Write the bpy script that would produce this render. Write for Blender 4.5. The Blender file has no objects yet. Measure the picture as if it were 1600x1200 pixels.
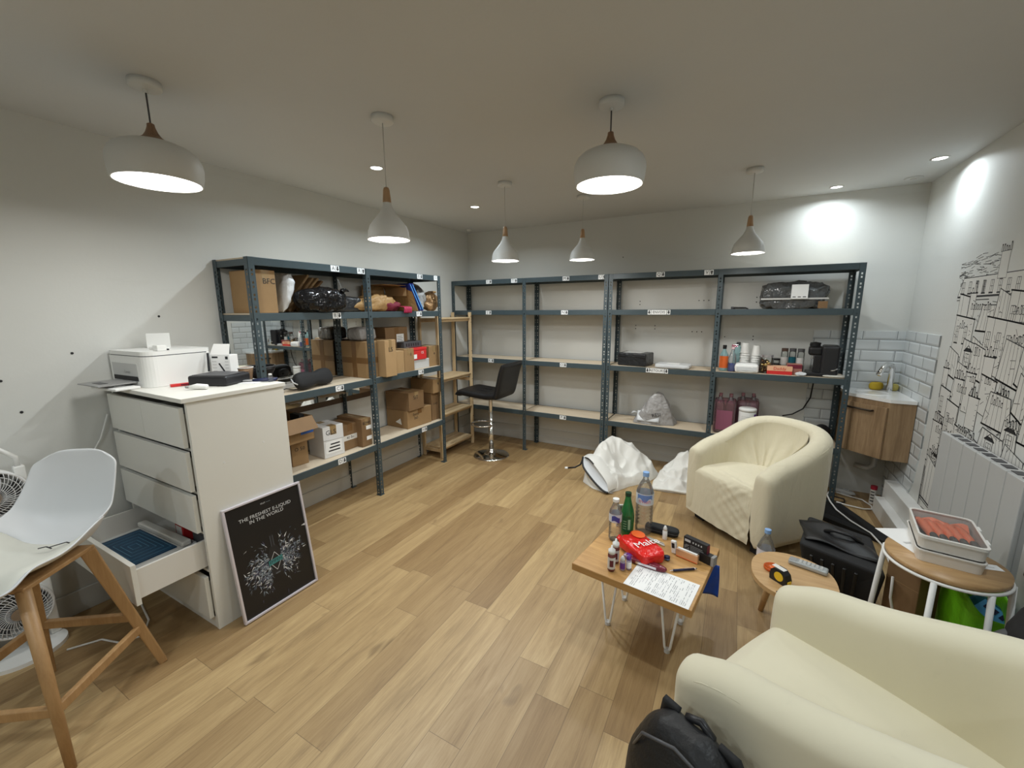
import bpy, bmesh, math, random
from mathutils import Vector, Matrix, Euler, noise
# ------------------------------------------------------------------ scene, camera, light, exposure
sc = bpy.context.scene
COL = sc.collection
PI = math.pi
ZC = 2.355                       # ceiling height
XR = 3.95                        # right wall
YF = -6.2                        # wall behind the camera

cam_d = bpy.data.cameras.new('camera')
cam = bpy.data.objects.new('camera', cam_d)
COL.objects.link(cam)
cam_d.sensor_width = 36.0
cam_d.lens = 36.0 * 648.92 / 1600.0
cam_d.clip_start = 0.02
_yaw, _pitch, _roll = 0.4988, -0.179, -0.0069
_fw = Vector((-math.sin(_yaw) * math.cos(_pitch), math.cos(_yaw) * math.cos(_pitch), math.sin(_pitch)))
_r0 = Vector((math.cos(_yaw), math.sin(_yaw), 0)); _u0 = _r0.cross(_fw)
_rt = _r0 * math.cos(_roll) + _u0 * math.sin(_roll)
_up = -_r0 * math.sin(_roll) + _u0 * math.cos(_roll)
_m = Matrix((_rt, _up, -_fw)).transposed().to_4x4()
_m.translation = Vector((2.8405, -4.1674, 1.4976))
cam.matrix_world = _m
sc.camera = cam

w = bpy.data.worlds.new('world'); sc.world = w; w.use_nodes = True
w.node_tree.nodes['Background'].inputs[0].default_value = (0.6, 0.62, 0.65, 1)
w.node_tree.nodes['Background'].inputs[1].default_value = 0.02

vs = sc.view_settings
vs.view_transform = 'Standard'; vs.look = 'None'; vs.gamma = 1.0
vs.use_curve_mapping = False
vs.exposure = -0.20
sc.cycles.use_denoising = True
sc.cycles.max_bounces = 8
sc.cycles.diffuse_bounces = 5
sc.cycles.glossy_bounces = 4
sc.cycles.transmission_bounces = 8
sc.cycles.transparent_max_bounces = 8
sc.cycles.caustics_reflective = False
sc.cycles.caustics_refractive = False
sc.cycles.sample_clamp_indirect = 4.0

K_DOME, K_CONE, K_SPOT = 5.2, 6.4, 11.0     # lamp powers (W)
WARM = (0.985, 0.985, 0.95); COOL = (0.85, 0.95, 1.0)

# ------------------------------------------------------------------ helpers: materials
class NT:
    def __init__(s, m):
        m.use_nodes = True
        s.m = m; s.t = m.node_tree; s.b = s.t.nodes['Principled BSDF']
    def n(s, typ, **kw):
        nd = s.t.nodes.new(typ)
        for k, v in kw.items(): setattr(nd, k, v)
        return nd
    def l(s, a, b): s.t.links.new(a, b)
    def math(s, op, a, b=None, c=None):
        nd = s.n('ShaderNodeMath', operation=op)
        for i, x in enumerate((a, b, c)):
            if x is None: continue
            if hasattr(x, 'links'): s.l(x, nd.inputs[i])
            else: nd.inputs[i].default_value = x
        return nd.outputs[0]
    def mix(s, fac, a, b, blend='MIX'):
        nd = s.n('ShaderNodeMix', data_type='RGBA', blend_type=blend)
        for i, x in ((0, fac), (6, a), (7, b)):
            if hasattr(x, 'links'): s.l(x, nd.inputs[i])
            elif i == 0: nd.inputs[i].default_value = x
            else: nd.inputs[i].default_value = (*x[:3], 1)
        return nd.outputs[2]
    def coord(s, which='Object'): return s.n('ShaderNodeTexCoord').outputs[which]
    def map(s, v, scale=(1, 1, 1), rot=(0, 0, 0), loc=(0, 0, 0)):
        nd = s.n('ShaderNodeMapping'); s.l(v, nd.inputs[0])
        nd.inputs[1].default_value = loc; nd.inputs[2].default_value = rot; nd.inputs[3].default_value = scale
        return nd.outputs[0]
    def noise(s, v, scale=5, detail=3, rough=.5, dist=0):
        nd = s.n('ShaderNodeTexNoise'); s.l(v, nd.inputs['Vector'])
        nd.inputs['Scale'].default_value = scale; nd.inputs['Detail'].default_value = detail
        nd.inputs['Roughness'].default_value = rough; nd.inputs['Distortion'].default_value = dist
        return nd.outputs[0]
    def ramp(s, f, stops):
        nd = s.n('ShaderNodeValToRGB'); s.l(f, nd.inputs[0])
        e = nd.color_ramp.elements
        while len(e) < len(stops): e.new(.5)
        for el, (p, c) in zip(e, stops):
            el.position = p; el.color = (*(c if hasattr(c, '__len__') else (c, c, c)), 1)
        return nd.outputs[0]
    def bump(s, h, strength=.2, dist=.01):
        nd = s.n('ShaderNodeBump'); s.l(h, nd.inputs['Height'])
        nd.inputs['Strength'].default_value = strength; nd.inputs['Distance'].default_value = dist
        s.l(nd.outputs[0], s.b.inputs['Normal'])
    def col(s, c): s.l(c, s.b.inputs['Base Color'])

def mat(name, color, rough=.5, metal=0, spec=None, trans=0, ior=1.45, emit=None, es=0, alpha=None, sheen=0, coat=0,
        var=0, vscale=6, bump=0, bscale=60, bdist=.004):
    m = bpy.data.materials.new(name); t = NT(m); b = t.b
    b.inputs['Base Color'].default_value = (*color, 1)
    b.inputs['Roughness'].default_value = rough; b.inputs['Metallic'].default_value = metal
    if spec is not None: b.inputs['Specular IOR Level'].default_value = spec
    b.inputs['Transmission Weight'].default_value = trans; b.inputs['IOR'].default_value = ior
    if emit: b.inputs['Emission Color'].default_value = (*emit, 1); b.inputs['Emission Strength'].default_value = es
    if alpha is not None: b.inputs['Alpha'].default_value = alpha
    if sheen: b.inputs['Sheen Weight'].default_value = sheen
    if coat: b.inputs['Coat Weight'].default_value = coat
    if var or bump:
        v = t.coord()
        if var:
            f = t.noise(v, vscale, 4, .6)
            t.col(t.mix(f, tuple(max(0, c * (1 - var)) for c in color), tuple(min(1, c * (1 + var)) for c in color)))
        if bump: t.bump(t.noise(v, bscale, 3, .6), bump, bdist)
    return m

def wood(name, c1, c2, axis='x', scale=1.0, rough=.45, stripes=0, sw=.06):
    """grain stretched along one local axis; optional glued staves of width sw"""
    m = bpy.data.materials.new(name); t = NT(m); t.b.inputs['Roughness'].default_value = rough
    v = t.coord()
    s = {'x': (1.2, 14, 14), 'y': (14, 1.2, 14), 'z': (14, 14, 1.2)}[axis]
    g = t.noise(t.map(v, tuple(k * scale for k in s)), 2.0, 5, .62, .6)
    g2 = t.noise(t.map(v, tuple(k * scale for k in s)), 9.0, 4, .6, .2)
    f = t.math('ADD', t.math('MULTIPLY', g, .7), t.math('MULTIPLY', g2, .3))
    c = t.ramp(f, [(.3, c1), (.68, c2)])
    if stripes:
        sx = t.n('ShaderNodeSeparateXYZ'); t.l(v, sx.inputs[0])
        wn = t.n('ShaderNodeTexWhiteNoise', noise_dimensions='1D')
        k = t.math('FLOOR', t.math('DIVIDE', sx.outputs[stripes - 1], sw))
        t.l(k, wn.inputs['W'])
        c = t.mix(t.math('MULTIPLY', wn.outputs[0], .62), c, tuple(x * .75 for x in c1))
    t.col(c); t.bump(f, .08, .003)
    return m

M = {}
def build_materials():
    # painted walls: rough plaster, faintly mottled and rubbed
    for nm, base in (('wall', (.645, .65, .625)), ('ceiling', (.585, .60, .605)), ('skirting', (.54, .53, .49))):
        m = bpy.data.materials.new(nm); t = NT(m); v = t.coord()
        t.b.inputs['Roughness'].default_value = .62 if nm != 'ceiling' else .7
        f = t.noise(v, 1.3, 5, .6)
        t.col(t.mix(f, tuple(c * .95 for c in base), tuple(min(1, c * 1.04) for c in base)))
        if nm == 'wall':
            st = t.ramp(t.noise(t.map(v, (.5, .5, 5)), 2.2, 6, .7, .4), [(.60, 0), (.70, 1)])
            t.col(t.mix(t.math('MULTIPLY', st, .16), t.b.inputs['Base Color'].links[0].from_socket, (.50, .49, .46)))
        t.bump(t.noise(v, 55, 4, .6), .12, .004)
        M[nm] = m
    M['dado'] = mat('dado grey', (.36, .345, .31), .6, var=.06, vscale=4)
    # floor planks run along y, 0.139 m wide, staggered at random
    m = bpy.data.materials.new('floor oak planks'); t = NT(m); v = t.coord()
    sx = t.n('ShaderNodeSeparateXYZ'); t.l(v, sx.inputs[0])
    ux = t.math('DIVIDE', t.math('SUBTRACT', sx.outputs[0], .023), .139)
    row = t.math('FLOOR', ux)
    w1 = t.n('ShaderNodeTexWhiteNoise', noise_dimensions='1D'); t.l(row, w1.inputs['W'])
    uy = t.math('ADD', t.math('DIVIDE', sx.outputs[1], .92), t.math('MULTIPLY', w1.outputs[0], 7.3))
    colm = t.math('FLOOR', uy)
    cb = t.n('ShaderNodeCombineXYZ'); t.l(row, cb.inputs[0]); t.l(colm, cb.inputs[1])
    w2 = t.n('ShaderNodeTexWhiteNoise', noise_dimensions='2D'); t.l(cb.outputs[0], w2.inputs['Vector'])
    sh = t.n('ShaderNodeCombineXYZ'); t.l(t.math('MULTIPLY', w2.outputs[0], 31.0), sh.inputs[0]); t.l(t.math('MULTIPLY', w2.outputs[0], 17.0), sh.inputs[1])
    va = t.n('ShaderNodeVectorMath', operation='ADD'); t.l(v, va.inputs[0]); t.l(sh.outputs[0], va.inputs[1])
    g = t.noise(t.map(va.outputs[0], (10, 1.1, 1)), 1.6, 6, .65, .9)
    g2 = t.noise(t.map(va.outputs[0], (150, 4, 1)), 1.3, 5, .75, .15)
    knot = t.noise(t.map(va.outputs[0], (7, 2.6, 1)), 1.4, 2, .5, .3)
    f = t.math('ADD', t.math('MULTIPLY', g, .58), t.math('MULTIPLY', g2, .42))
    c = t.ramp(f, [(.33, (.16, .092, .036)), (.48, (.375, .243, .108)), (.66, (.56, .40, .20))])
    c = t.mix(t.math('MULTIPLY', w2.outputs[0], .72), c, (.225, .135, .058))
    lt = t.math('GREATER_THAN', w2.outputs[0], .0)
    c = t.mix(t.math('MULTIPLY', t.math('SUBTRACT', 1.0, w2.outputs[0]), .32), c, (.54, .395, .205))
    kd = t.ramp(knot, [(.69, 0), (.76, 1)])
    c = t.mix(t.math('MULTIPLY', kd, .55), c, (.12, .07, .03))
    fx = t.math('FRACT', ux); fy = t.math('FRACT', uy)
    ex = t.math('LESS_THAN', t.math('MINIMUM', fx, t.math('SUBTRACT', 1.0, fx)), .008)
    ey = t.math('LESS_THAN', t.math('MINIMUM', fy, t.math('SUBTRACT', 1.0, fy)), .0013)
    seam = t.math('MAXIMUM', ex, ey)
    c = t.mix(t.math('MULTIPLY', seam, .55), c, (.10, .06, .03))
    t.col(c)
    t.b.inputs['Roughness'].default_value = .42
    t.l(t.ramp(f, [(.3, .5), (.7, .36)]), t.b.inputs['Roughness'])
    t.bump(t.math('SUBTRACT', t.math('MULTIPLY', f, .25), seam), .15, .002)
    M['floor'] = m
    # bevelled white metro tiles, 0.2 x 0.1 with grey joints (object xy plane = wall plane)
    m = bpy.data.materials.new('metro tiles'); t = NT(m); v = t.coord()
    br = t.n('ShaderNodeTexBrick'); t.l(v, br.inputs[0])
    br.inputs['Color1'].default_value = (.60, .63, .64, 1); br.inputs['Color2'].default_value = (.66, .69, .70, 1)
    br.inputs['Mortar'].default_value = (.27, .285, .29, 1)
    br.inputs['Scale'].default_value = 1.0; br.inputs['Mortar Size'].default_value = .0026
    br.inputs['Mortar Smooth'].default_value = .3
    br.inputs['Brick Width'].default_value = .205; br.inputs['Row Height'].default_value = .083
    t.col(br.outputs[0]); t.b.inputs['Roughness'].default_value = .16
    b2 = t.n('ShaderNodeTexBrick'); t.l(v, b2.inputs[0])
    for k, x in (('Scale', 1.0), ('Mortar Size', .014), ('Mortar Smooth', 1.0), ('Brick Width', .205), ('Row Height', .083)): b2.inputs[k].default_value = x
    t.bump(t.math('SUBTRACT', 1.0, b2.outputs[1]), .8, .005)
    M['tile'] = m
    M['steel'] = mat('blue grey painted steel', (.050, .072, .082), .40, var=.10, vscale=20)
    M['board'] = mat('chipboard', (.60, .50, .37), .75, var=.13, vscale=90, bump=.1, bscale=300)
    M['white'] = mat('white plastic', (.80, .80, .78), .35)
    M['whitelam'] = mat('white laminate', (.74, .73, .68), .42, var=.02)
    M['lampwhite'] = mat('white lamp enamel', (.66, .665, .65), .5)
    M['paper'] = mat('white paper', (.86, .86, .85), .7)
    M['sticker'] = mat('white sticker', (.84, .85, .85), .5)
    M['ink'] = mat('black ink', (.012, .012, .014), .6)
    M['black'] = mat('black plastic', (.011, .011, .013), .38)
    M['blackm'] = mat('matt black', (.012, .012, .013), .75, bump=.15, bscale=200)
    M['leather'] = mat('black leatherette', (.010, .010, .011), .42, bump=.15, bscale=120)
    M['grey'] = mat('grey plastic', (.30, .30, .30), .45)
    M['dgrey'] = mat('dark grey plastic', (.07, .07, .075), .45)
    M['lgrey'] = mat('light grey plastic', (.55, .55, .54), .45)
    M['chrome'] = mat('chrome', (.82, .82, .82), .08, metal=1)
    M['alu'] = mat('brushed aluminium', (.72, .70, .74), .28, metal=1)
    M['mirror'] = mat('mirror glass', (.88, .90, .89), .015, metal=1)
    M['darkwood'] = mat('brown mirror frame', (.10, .062, .036), .45, var=.2)
    M['oakcap'] = wood('lamp cap wood', (.16, .085, .045), (.30, .175, .10), 'z', 3)
    M['oakcone'] = wood('pale lamp wood', (.34, .20, .10), (.50, .32, .18), 'z', 3)
    M['pine'] = wood('pine', (.52, .36, .19), (.70, .54, .33), 'z', 1.5, .55)
    M['pinex'] = wood('pine slats', (.52, .36, .19), (.70, .54, .33), 'y', 1.5, .55)
    M['beech'] = wood('beech stool wood', (.30, .165, .065), (.42, .25, .11), 'z', 1.5, .45)
    M['tabletop'] = wood('stave coffee table wood', (.42, .22, .07), (.68, .41, .155), 'x', 1.2, .38, stripes=2, sw=.036)
    M['ovalwood'] = wood('light side table wood', (.44, .26, .11), (.60, .39, .19), 'x', 1.5, .4)
    M['roundwood'] = wood('warm side table wood', (.36, .20, .085), (.56, .36, .17), 'x', 1.5, .4)
    M['sinkwood'] = wood('rustic oak vanity', (.17, .10, .048), (.40, .27, .15), 'z', .7, .5)
    M['cream'] = fabric('cream stretch cover', (.70, .65, .49))
    M['cream2'] = fabric('cream slack cover', (.66, .605, .45), folds=True)
    M['kraft'] = cardboard('cardboard', (.31, .19, .085))
    M['kraft2'] = cardboard('pale cardboard', (.40, .255, .12))
    M['kraft3'] = cardboard('dark cardboard', (.215, .125, .056))
    M['tape'] = mat('brown parcel tape', (.19, .10, .038), .22)
    M['cleartape'] = mat('clear parcel tape', (.30, .20, .095), .14)
    M['kraftpaper'] = mat('kraft paper', (.36, .215, .085), .5, var=.15, bump=.6, bscale=8, bdist=.04)
    M['binbag'] = mat('black bin bag', (.008, .008, .009), .13, bump=.9, bscale=6.5, bdist=.07)
    M['greybag'] = mat('grey poly mailer', (.34, .33, .325), .25, bump=.8, bscale=7, bdist=.05)
    M['whitebag'] = mat('white poly mailer', (.66, .68, .70), .28, bump=.4, bscale=20, bdist=.012)
    M['sack'] = mat('white woven sack', (.74, .73, .69), .5, var=.05, vscale=8, bump=.25, bscale=18, bdist=.012)
    M['sackin'] = mat('sack lining', (.62, .64, .66), .5)
    M['blackwrap'] = mat('black wrapped parcel', (.018, .019, .021), .3, bump=.6, bscale=25, bdist=.012)
    M['smokewrap'] = mat('dark grey shiny wrap', (.085, .09, .093), .14, bump=.9, bscale=8, bdist=.07)
    M['blue'] = mat('blue folder', (.012, .03, .22), .35)
    M['bluetape'] = mat('blue tape', (.03, .13, .50), .35)
    M['red'] = mat('red box print', (.62, .03, .03), .35)
    M['redbag'] = mat('glossy red sweet bag', (.70, .018, .014), .2, bump=.5, bscale=35, bdist=.01)
    M['darkred'] = mat('dark red cloth', (.16, .012, .03), .7, bump=.3, bscale=40)
    M['teal'] = mat('teal print', (.05, .32, .34), .4)
    M['green'] = mat('bright green bag', (.13, .42, .01), .4, bump=.4, bscale=18, bdist=.015)
    M['dkteal'] = mat('dark teal pack', (.0, .085, .12), .4)
    M['skyblue'] = mat('light blue print', (.10, .36, .72), .4)
    M['orange'] = mat('orange plastic', (.80, .16, .035), .4)
    M['coral'] = mat('coral rubber', (.92, .24, .12), .5)
    M['yellow'] = mat('yellow plastic', (.80, .52, .03), .4)
    M['sponge'] = mat('yellow sponge', (.52, .36, .03), .9, bump=.4, bscale=90)
    M['pink'] = clear('pink shrink wrap', (.88, .50, .60), .35, .10)
    M['purple'] = mat('purple print', (.12, .03, .22), .4)
    M['gold'] = mat('gold capsule foil', (.80, .58, .25), .25, metal=1)
    M['rosegold'] = mat('pale gold case', (.78, .50, .32), .3, metal=.6)
    M['glass'] = clear('clear glass', (.93, .95, .94), .12, .0)
    M['bottle'] = clear('clear bottle plastic', (.93, .96, .98), .10, .07)
    M['greenglass'] = clear('green bottle glass', (.06, .42, .12), .16, .35)
    M['bluecap'] = mat('blue bottle cap', (.25, .42, .72), .4)
    M['clearlid'] = clear('frosted clear lid', (.99, .98, .97), .02, .03)
    M['tub'] = mat('off white tub', (.72, .70, .66), .4)
    M['cupkraft'] = mat('ribbed brown cup', (.19, .11, .055), .6)
    M['navy'] = mat('navy plastic', (.01, .016, .06), .4)
    M['emit_dome'] = mat('lit dome diffuser', (1, 1, 1), .5, emit=(1, .97, .9), es=9)
    M['emit_spot'] = mat('lit spot bulb', (1, 1, 1), .5, emit=(.97, .99, 1), es=14)
    M['clothgrey'] = mat('pale cloth', (.62, .60, .54), .85, bump=.2, bscale=120)
    M['blueliq'] = mat('blue cleaning liquid', (.01, .06, .50), .1, trans=.4)
    M['cyanbottle'] = mat('pale blue bottle', (.45, .72, .75), .2, trans=.5)
    M['rackgrey'] = mat('white grille plastic', (.72, .72, .72), .4)
    M['radwhite'] = mat('white radiator paint', (.50, .505, .50), .45)
    M['bread'] = mat('white mug', (.8, .8, .78), .3)

def clear(name, c, gloss, body):
    """thin clear plastic or glass: tinted see-through wall, a little milky body, fresnel gloss"""
    m = bpy.data.materials.new(name); t = NT(m); t.t.nodes.remove(t.b)
    out = [n for n in t.t.nodes if n.type == 'OUTPUT_MATERIAL'][0]
    tr = t.n('ShaderNodeBsdfTransparent'); tr.inputs[0].default_value = (*c, 1)
    df = t.n('ShaderNodeBsdfDiffuse'); df.inputs[0].default_value = (*[min(1, x * .9) for x in c], 1)
    gl = t.n('ShaderNodeBsdfGlossy'); gl.inputs['Roughness'].default_value = .06
    lw = t.n('ShaderNodeLayerWeight'); lw.inputs[0].default_value = .28
    a = t.n('ShaderNodeMixShader'); a.inputs[0].default_value = body
    t.l(tr.outputs[0], a.inputs[1]); t.l(df.outputs[0], a.inputs[2])
    b = t.n('ShaderNodeMixShader'); t.l(t.math('ADD', t.math('MULTIPLY', lw.outputs['Fresnel'], .8), gloss * .25), b.inputs[0])
    t.l(a.outputs[0], b.inputs[1]); t.l(gl.outputs[0], b.inputs[2])
    t.l(b.outputs[0], out.inputs[0])
    return m

def fabric(name, c, folds=False):
    m = bpy.data.materials.new(name); t = NT(m); v = t.coord()
    t.b.inputs['Roughness'].default_value = .85; t.b.inputs['Sheen Weight'].default_value = .25
    f = t.noise(v, 5, 4, .6)
    st = t.ramp(t.noise(t.map(v, (1, 1, 1), loc=(3, 1, 2)), 7, 5, .7, 1.5), [(.62, 0), (.75, 1)])
    cc = t.mix(f, tuple(x * .96 for x in c), tuple(min(1, x * 1.03) for x in c))
    t.col(t.mix(t.math('MULTIPLY', st, .10), cc, (.40, .37, .27)))
    h = t.noise(v, 420, 2, .5)
    if folds:
        h2 = t.noise(t.map(v, (9, 9, 2.5), rot=(.3, .5, .4)), 1.2, 3, .5, 1.2)
        h = t.math('ADD', t.math('MULTIPLY', h, .06), h2)
        t.bump(h, .35, .02)
    else:
        t.bump(h, .06, .002)
    return m

def cardboard(name, c):
    m = bpy.data.materials.new(name); t = NT(m); v = t.coord('Object')
    t.b.inputs['Roughness'].default_value = .72
    f = t.noise(v, 9, 5, .65)
    g = t.noise(t.map(v, (1, 1, 60)), 6, 2, .5)
    cc = t.mix(f, tuple(x * .86 for x in c), tuple(min(1, x * 1.12) for x in c))
    t.col(t.mix(t.math('MULTIPLY', g, .12), cc, tuple(x * .7 for x in c)))
    t.bump(f, .12, .006)
    return m

# ------------------------------------------------------------------ helpers: geometry
def RZ(a): return Matrix.Rotation(a, 4, 'Z')
def RX(a): return Matrix.Rotation(a, 4, 'X')
def RY(a): return Matrix.Rotation(a, 4, 'Y')
def T(x, y, z): return Matrix.Translation((x, y, z))
_TXT = {}
def text_data(s):
    """flat letters, cap height about 0.7, centred on the origin"""
    if s not in _TXT:
        cu = bpy.data.curves.new('txt', 'FONT'); cu.body = s; cu.align_x = 'CENTER'; cu.align_y = 'CENTER'
        cu.resolution_u = 2; cu.space_line = .95
        o = bpy.data.objects.new('txt', cu); COL.objects.link(o)
        dg = bpy.context.evaluated_depsgraph_get()
        me = bpy.data.meshes.new_from_object(o.evaluated_get(dg))
        _TXT[s] = ([v.co.copy() for v in me.vertices], [tuple(p.vertices) for p in me.polygons])
        bpy.data.objects.remove(o); bpy.data.curves.remove(cu); bpy.data.meshes.remove(me)
    return _TXT[s]

class MB:
    def __init__(s): s.v = []; s.f = []; s.mi = []; s.sm = []
    def add(s, vs, fs, mi=0, smooth=False, X=None):
        o = len(s.v)
        for p in vs:
            p = Vector(p)
            s.v.append(X @ p if X is not None else p)
        for f in fs: s.f.append(tuple(o + i for i in f)); s.mi.append(mi); s.sm.append(smooth)
        return s
    def box(s, x0, x1, y0, y1, z0, z1, mi=0, X=None):
        vs = [(x, y, z) for z in (z0, z1) for y in (y0, y1) for x in (x0, x1)]
        return s.add(vs, [(0, 2, 3, 1), (4, 5, 7, 6), (0, 1, 5, 4), (2, 6, 7, 3), (0, 4, 6, 2), (1, 3, 7, 5)], mi, False, X)
    def cbox(s, sx, sy, sz, mi=0, X=None, c=(0, 0, 0)):
        return s.box(c[0] - sx / 2, c[0] + sx / 2, c[1] - sy / 2, c[1] + sy / 2, c[2] - sz / 2, c[2] + sz / 2, mi, X)
    def prism(s, poly, z0, z1, mi=0, X=None, smooth=False):
        n = len(poly)
        vs = [(p[0], p[1], z0) for p in poly] + [(p[0], p[1], z1) for p in poly]
        s.add(vs, [tuple(range(n))[::-1], tuple(range(n, 2 * n))], mi, False, X)
        return s.add(vs, [(i, (i + 1) % n, n + (i + 1) % n, n + i) for i in range(n)], mi, smooth, X)
    def lathe(s, prof, n=24, mi=0, X=None, smooth=True, cap=True):
        vs, fs = [], []
        k = len(prof)
        for r, z in prof:
            for j in range(n):
                a = 2 * PI * j / n
                vs.append((r * math.cos(a), r * math.sin(a), z))
        for i in range(k - 1):
            for j in range(n):
                j2 = (j + 1) % n
                fs.append((i * n + j, i * n + j2, (i + 1) * n + j2, (i + 1) * n + j))
        if cap:
            if prof[0][0] > 1e-5: fs.append(tuple(range(n))[::-1])
            if prof[-1][0] > 1e-5: fs.append(tuple((k - 1) * n + j for j in range(n)))
        return s.add(vs, fs, mi, smooth, X)
    def cyl(s, r, z0, z1, n=20, mi=0, X=None, r2=None):
        r2 = r if r2 is None else r2
        s.lathe([(r, z0), (r2, z1)], n, mi, X, True, False)
        s.add([(r * math.cos(2 * PI * j / n), r * math.sin(2 * PI * j / n), z0) for j in range(n)], [tuple(range(n))[::-1]], mi, False, X)
        return s.add([(r2 * math.cos(2 * PI * j / n), r2 * math.sin(2 * PI * j / n), z1) for j in range(n)], [tuple(range(n))], mi, False, X)
    def tube(s, pts, r, n=8, mi=0, X=None, closed=False, rr=None):
        pts = [Vector(p) for p in pts]; k = len(pts)
        vs, fs = [], []
        up = None
        for i, p in enumerate(pts):
            if closed: d = pts[(i + 1) % k] - pts[i - 1]
            else: d = pts[min(i + 1, k - 1)] - pts[max(i - 1, 0)]
            d.normalize()
            if up is None:
                up = Vector((0, 0, 1)) if abs(d.z) < .9 else Vector((1, 0, 0))
            a = d.cross(up); a.normalize(); b = a.cross(d); up = b
            ri = rr[i] if rr else r
            for j in range(n):
                t = 2 * PI * j / n
                vs.append(p + a * (ri * math.cos(t)) + b * (ri * math.sin(t)))
        for i in range(k if closed else k - 1):
            i2 = (i + 1) % k
            for j in range(n):
                j2 = (j + 1) % n
                fs.append((i * n + j, i * n + j2, i2 * n + j2, i2 * n + j))
        if not closed:
            fs.append(tuple(range(n))[::-1]); fs.append(tuple((k - 1) * n + j for j in range(n)))
        return s.add(vs, fs, mi, True, X)
    def bar(s, a, b, w, h, mi=0, X=None, w2=None, h2=None):
        """rectangular bar from a to b; w across (horizontal), h the other way"""
        a, b = Vector(a), Vector(b); d = (b - a).normalized()
        u = d.cross(Vector((0, 0, 1)))
        if u.length < 1e-4: u = Vector((1, 0, 0))
        u.normalize(); v = u.cross(d)
        w2 = w if w2 is None else w2; h2 = h if h2 is None else h2
        vs = [a - u * w / 2 - v * h / 2, a + u * w / 2 - v * h / 2, a + u * w / 2 + v * h / 2, a - u * w / 2 + v * h / 2,
              b - u * w2 / 2 - v * h2 / 2, b + u * w2 / 2 - v * h2 / 2, b + u * w2 / 2 + v * h2 / 2, b - u * w2 / 2 + v * h2 / 2]
        return s.add(vs, [(3, 2, 1, 0), (4, 5, 6, 7), (0, 1, 5, 4), (1, 2, 6, 5), (2, 3, 7, 6), (3, 0, 4, 7)], mi, False, X)
    def grid(s, fn, nu, nv, mi=0, X=None, smooth=True, wrap_u=False):
        vs = [fn(i / (nu if wrap_u else nu), j / nv) for j in range(nv + 1) for i in range(nu if wrap_u else nu + 1)]
        W = nu if wrap_u else nu + 1
        fs = []
        for j in range(nv):
            for i in range(nu):
                i2 = (i + 1) % W if wrap_u else i + 1
                fs.append((j * W + i, j * W + i2, (j + 1) * W + i2, (j + 1) * W + i))
        return s.add(vs, fs, mi, smooth, X)
    def text(s, st, size, X, mi=0):
        v, f = text_data(st)
        return s.add([p * size for p in v], f, mi, False, X)
    def build(s, name, mats, parent=None, bevel=0, seg=2, subsurf=0, loc=None, rot=None, recalc=True, solid=0):
        me = bpy.data.meshes.new(name)
        me.from_pydata([tuple(p) for p in s.v], [], s.f)
        mats = mats if isinstance(mats, (list, tuple)) else [mats]
        for m in mats: me.materials.append(M[m] if isinstance(m, str) else m)
        for p, i, k in zip(me.polygons, s.mi, s.sm): p.material_index = min(i, len(mats) - 1); p.use_smooth = k
        if recalc:
            b = bmesh.new(); b.from_mesh(me); bmesh.ops.recalc_face_normals(b, faces=b.faces); b.to_mesh(me); b.free()
        me.update()
        o = bpy.data.objects.new(name, me); COL.objects.link(o)
        if parent: o.parent = parent
        if loc: o.location = loc
        if rot: o.rotation_euler = rot
        if solid:
            md = o.modifiers.new('solid', 'SOLIDIFY'); md.thickness = solid; md.offset = 0
        if bevel:
            md = o.modifiers.new('bevel', 'BEVEL'); md.width = bevel; md.segments = seg; md.limit_method = 'ANGLE'; md.angle_limit = .7
            md.harden_normals = False
        if subsurf:
            md = o.modifiers.new('sub', 'SUBSURF'); md.levels = subsurf; md.render_levels = subsurf
        return o

def thing(name, label, cat, loc=(0, 0, 0), rz=0, group=None):
    o = bpy.data.objects.new(name, None); COL.objects.link(o)
    o.empty_display_size = .05
    o.location = loc; o.rotation_euler = (0, 0, rz)
    o['label'] = label; o['category'] = cat
    if group: o['group'] = group
    return o
def tag(o, label, cat, group=None):
    o['label'] = label; o['category'] = cat
    if group: o['group'] = group
    return o
def struct(o, label=None):
    o['kind'] = 'structure'
    if label: o['label'] = label
    return o
def smooth(a, b, x):
    t = max(0, min(1, (x - a) / (b - a))); return t * t * (3 - 2 * t)
def lerp(a, b, t): return a + (b - a) * t
# wall frames: text / plates facing +x (left rack) and -y (back rack) and so on
FACE_PX = Matrix(((0, 0, 1, 0), (1, 0, 0, 0), (0, 1, 0, 0), (0, 0, 0, 1)))      # local x->+y, y->+z, z->+x
FACE_NY = Matrix(((1, 0, 0, 0), (0, 0, -1, 0), (0, 1, 0, 0), (0, 0, 0, 1)))     # local x->+x, y->+z, z->-y
FACE_NX = Matrix(((0, 0, -1, 0), (-1, 0, 0, 0), (0, 1, 0, 0), (0, 0, 0, 1)))    # local x->-y, y->+z, z->-x
build_materials()
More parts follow.
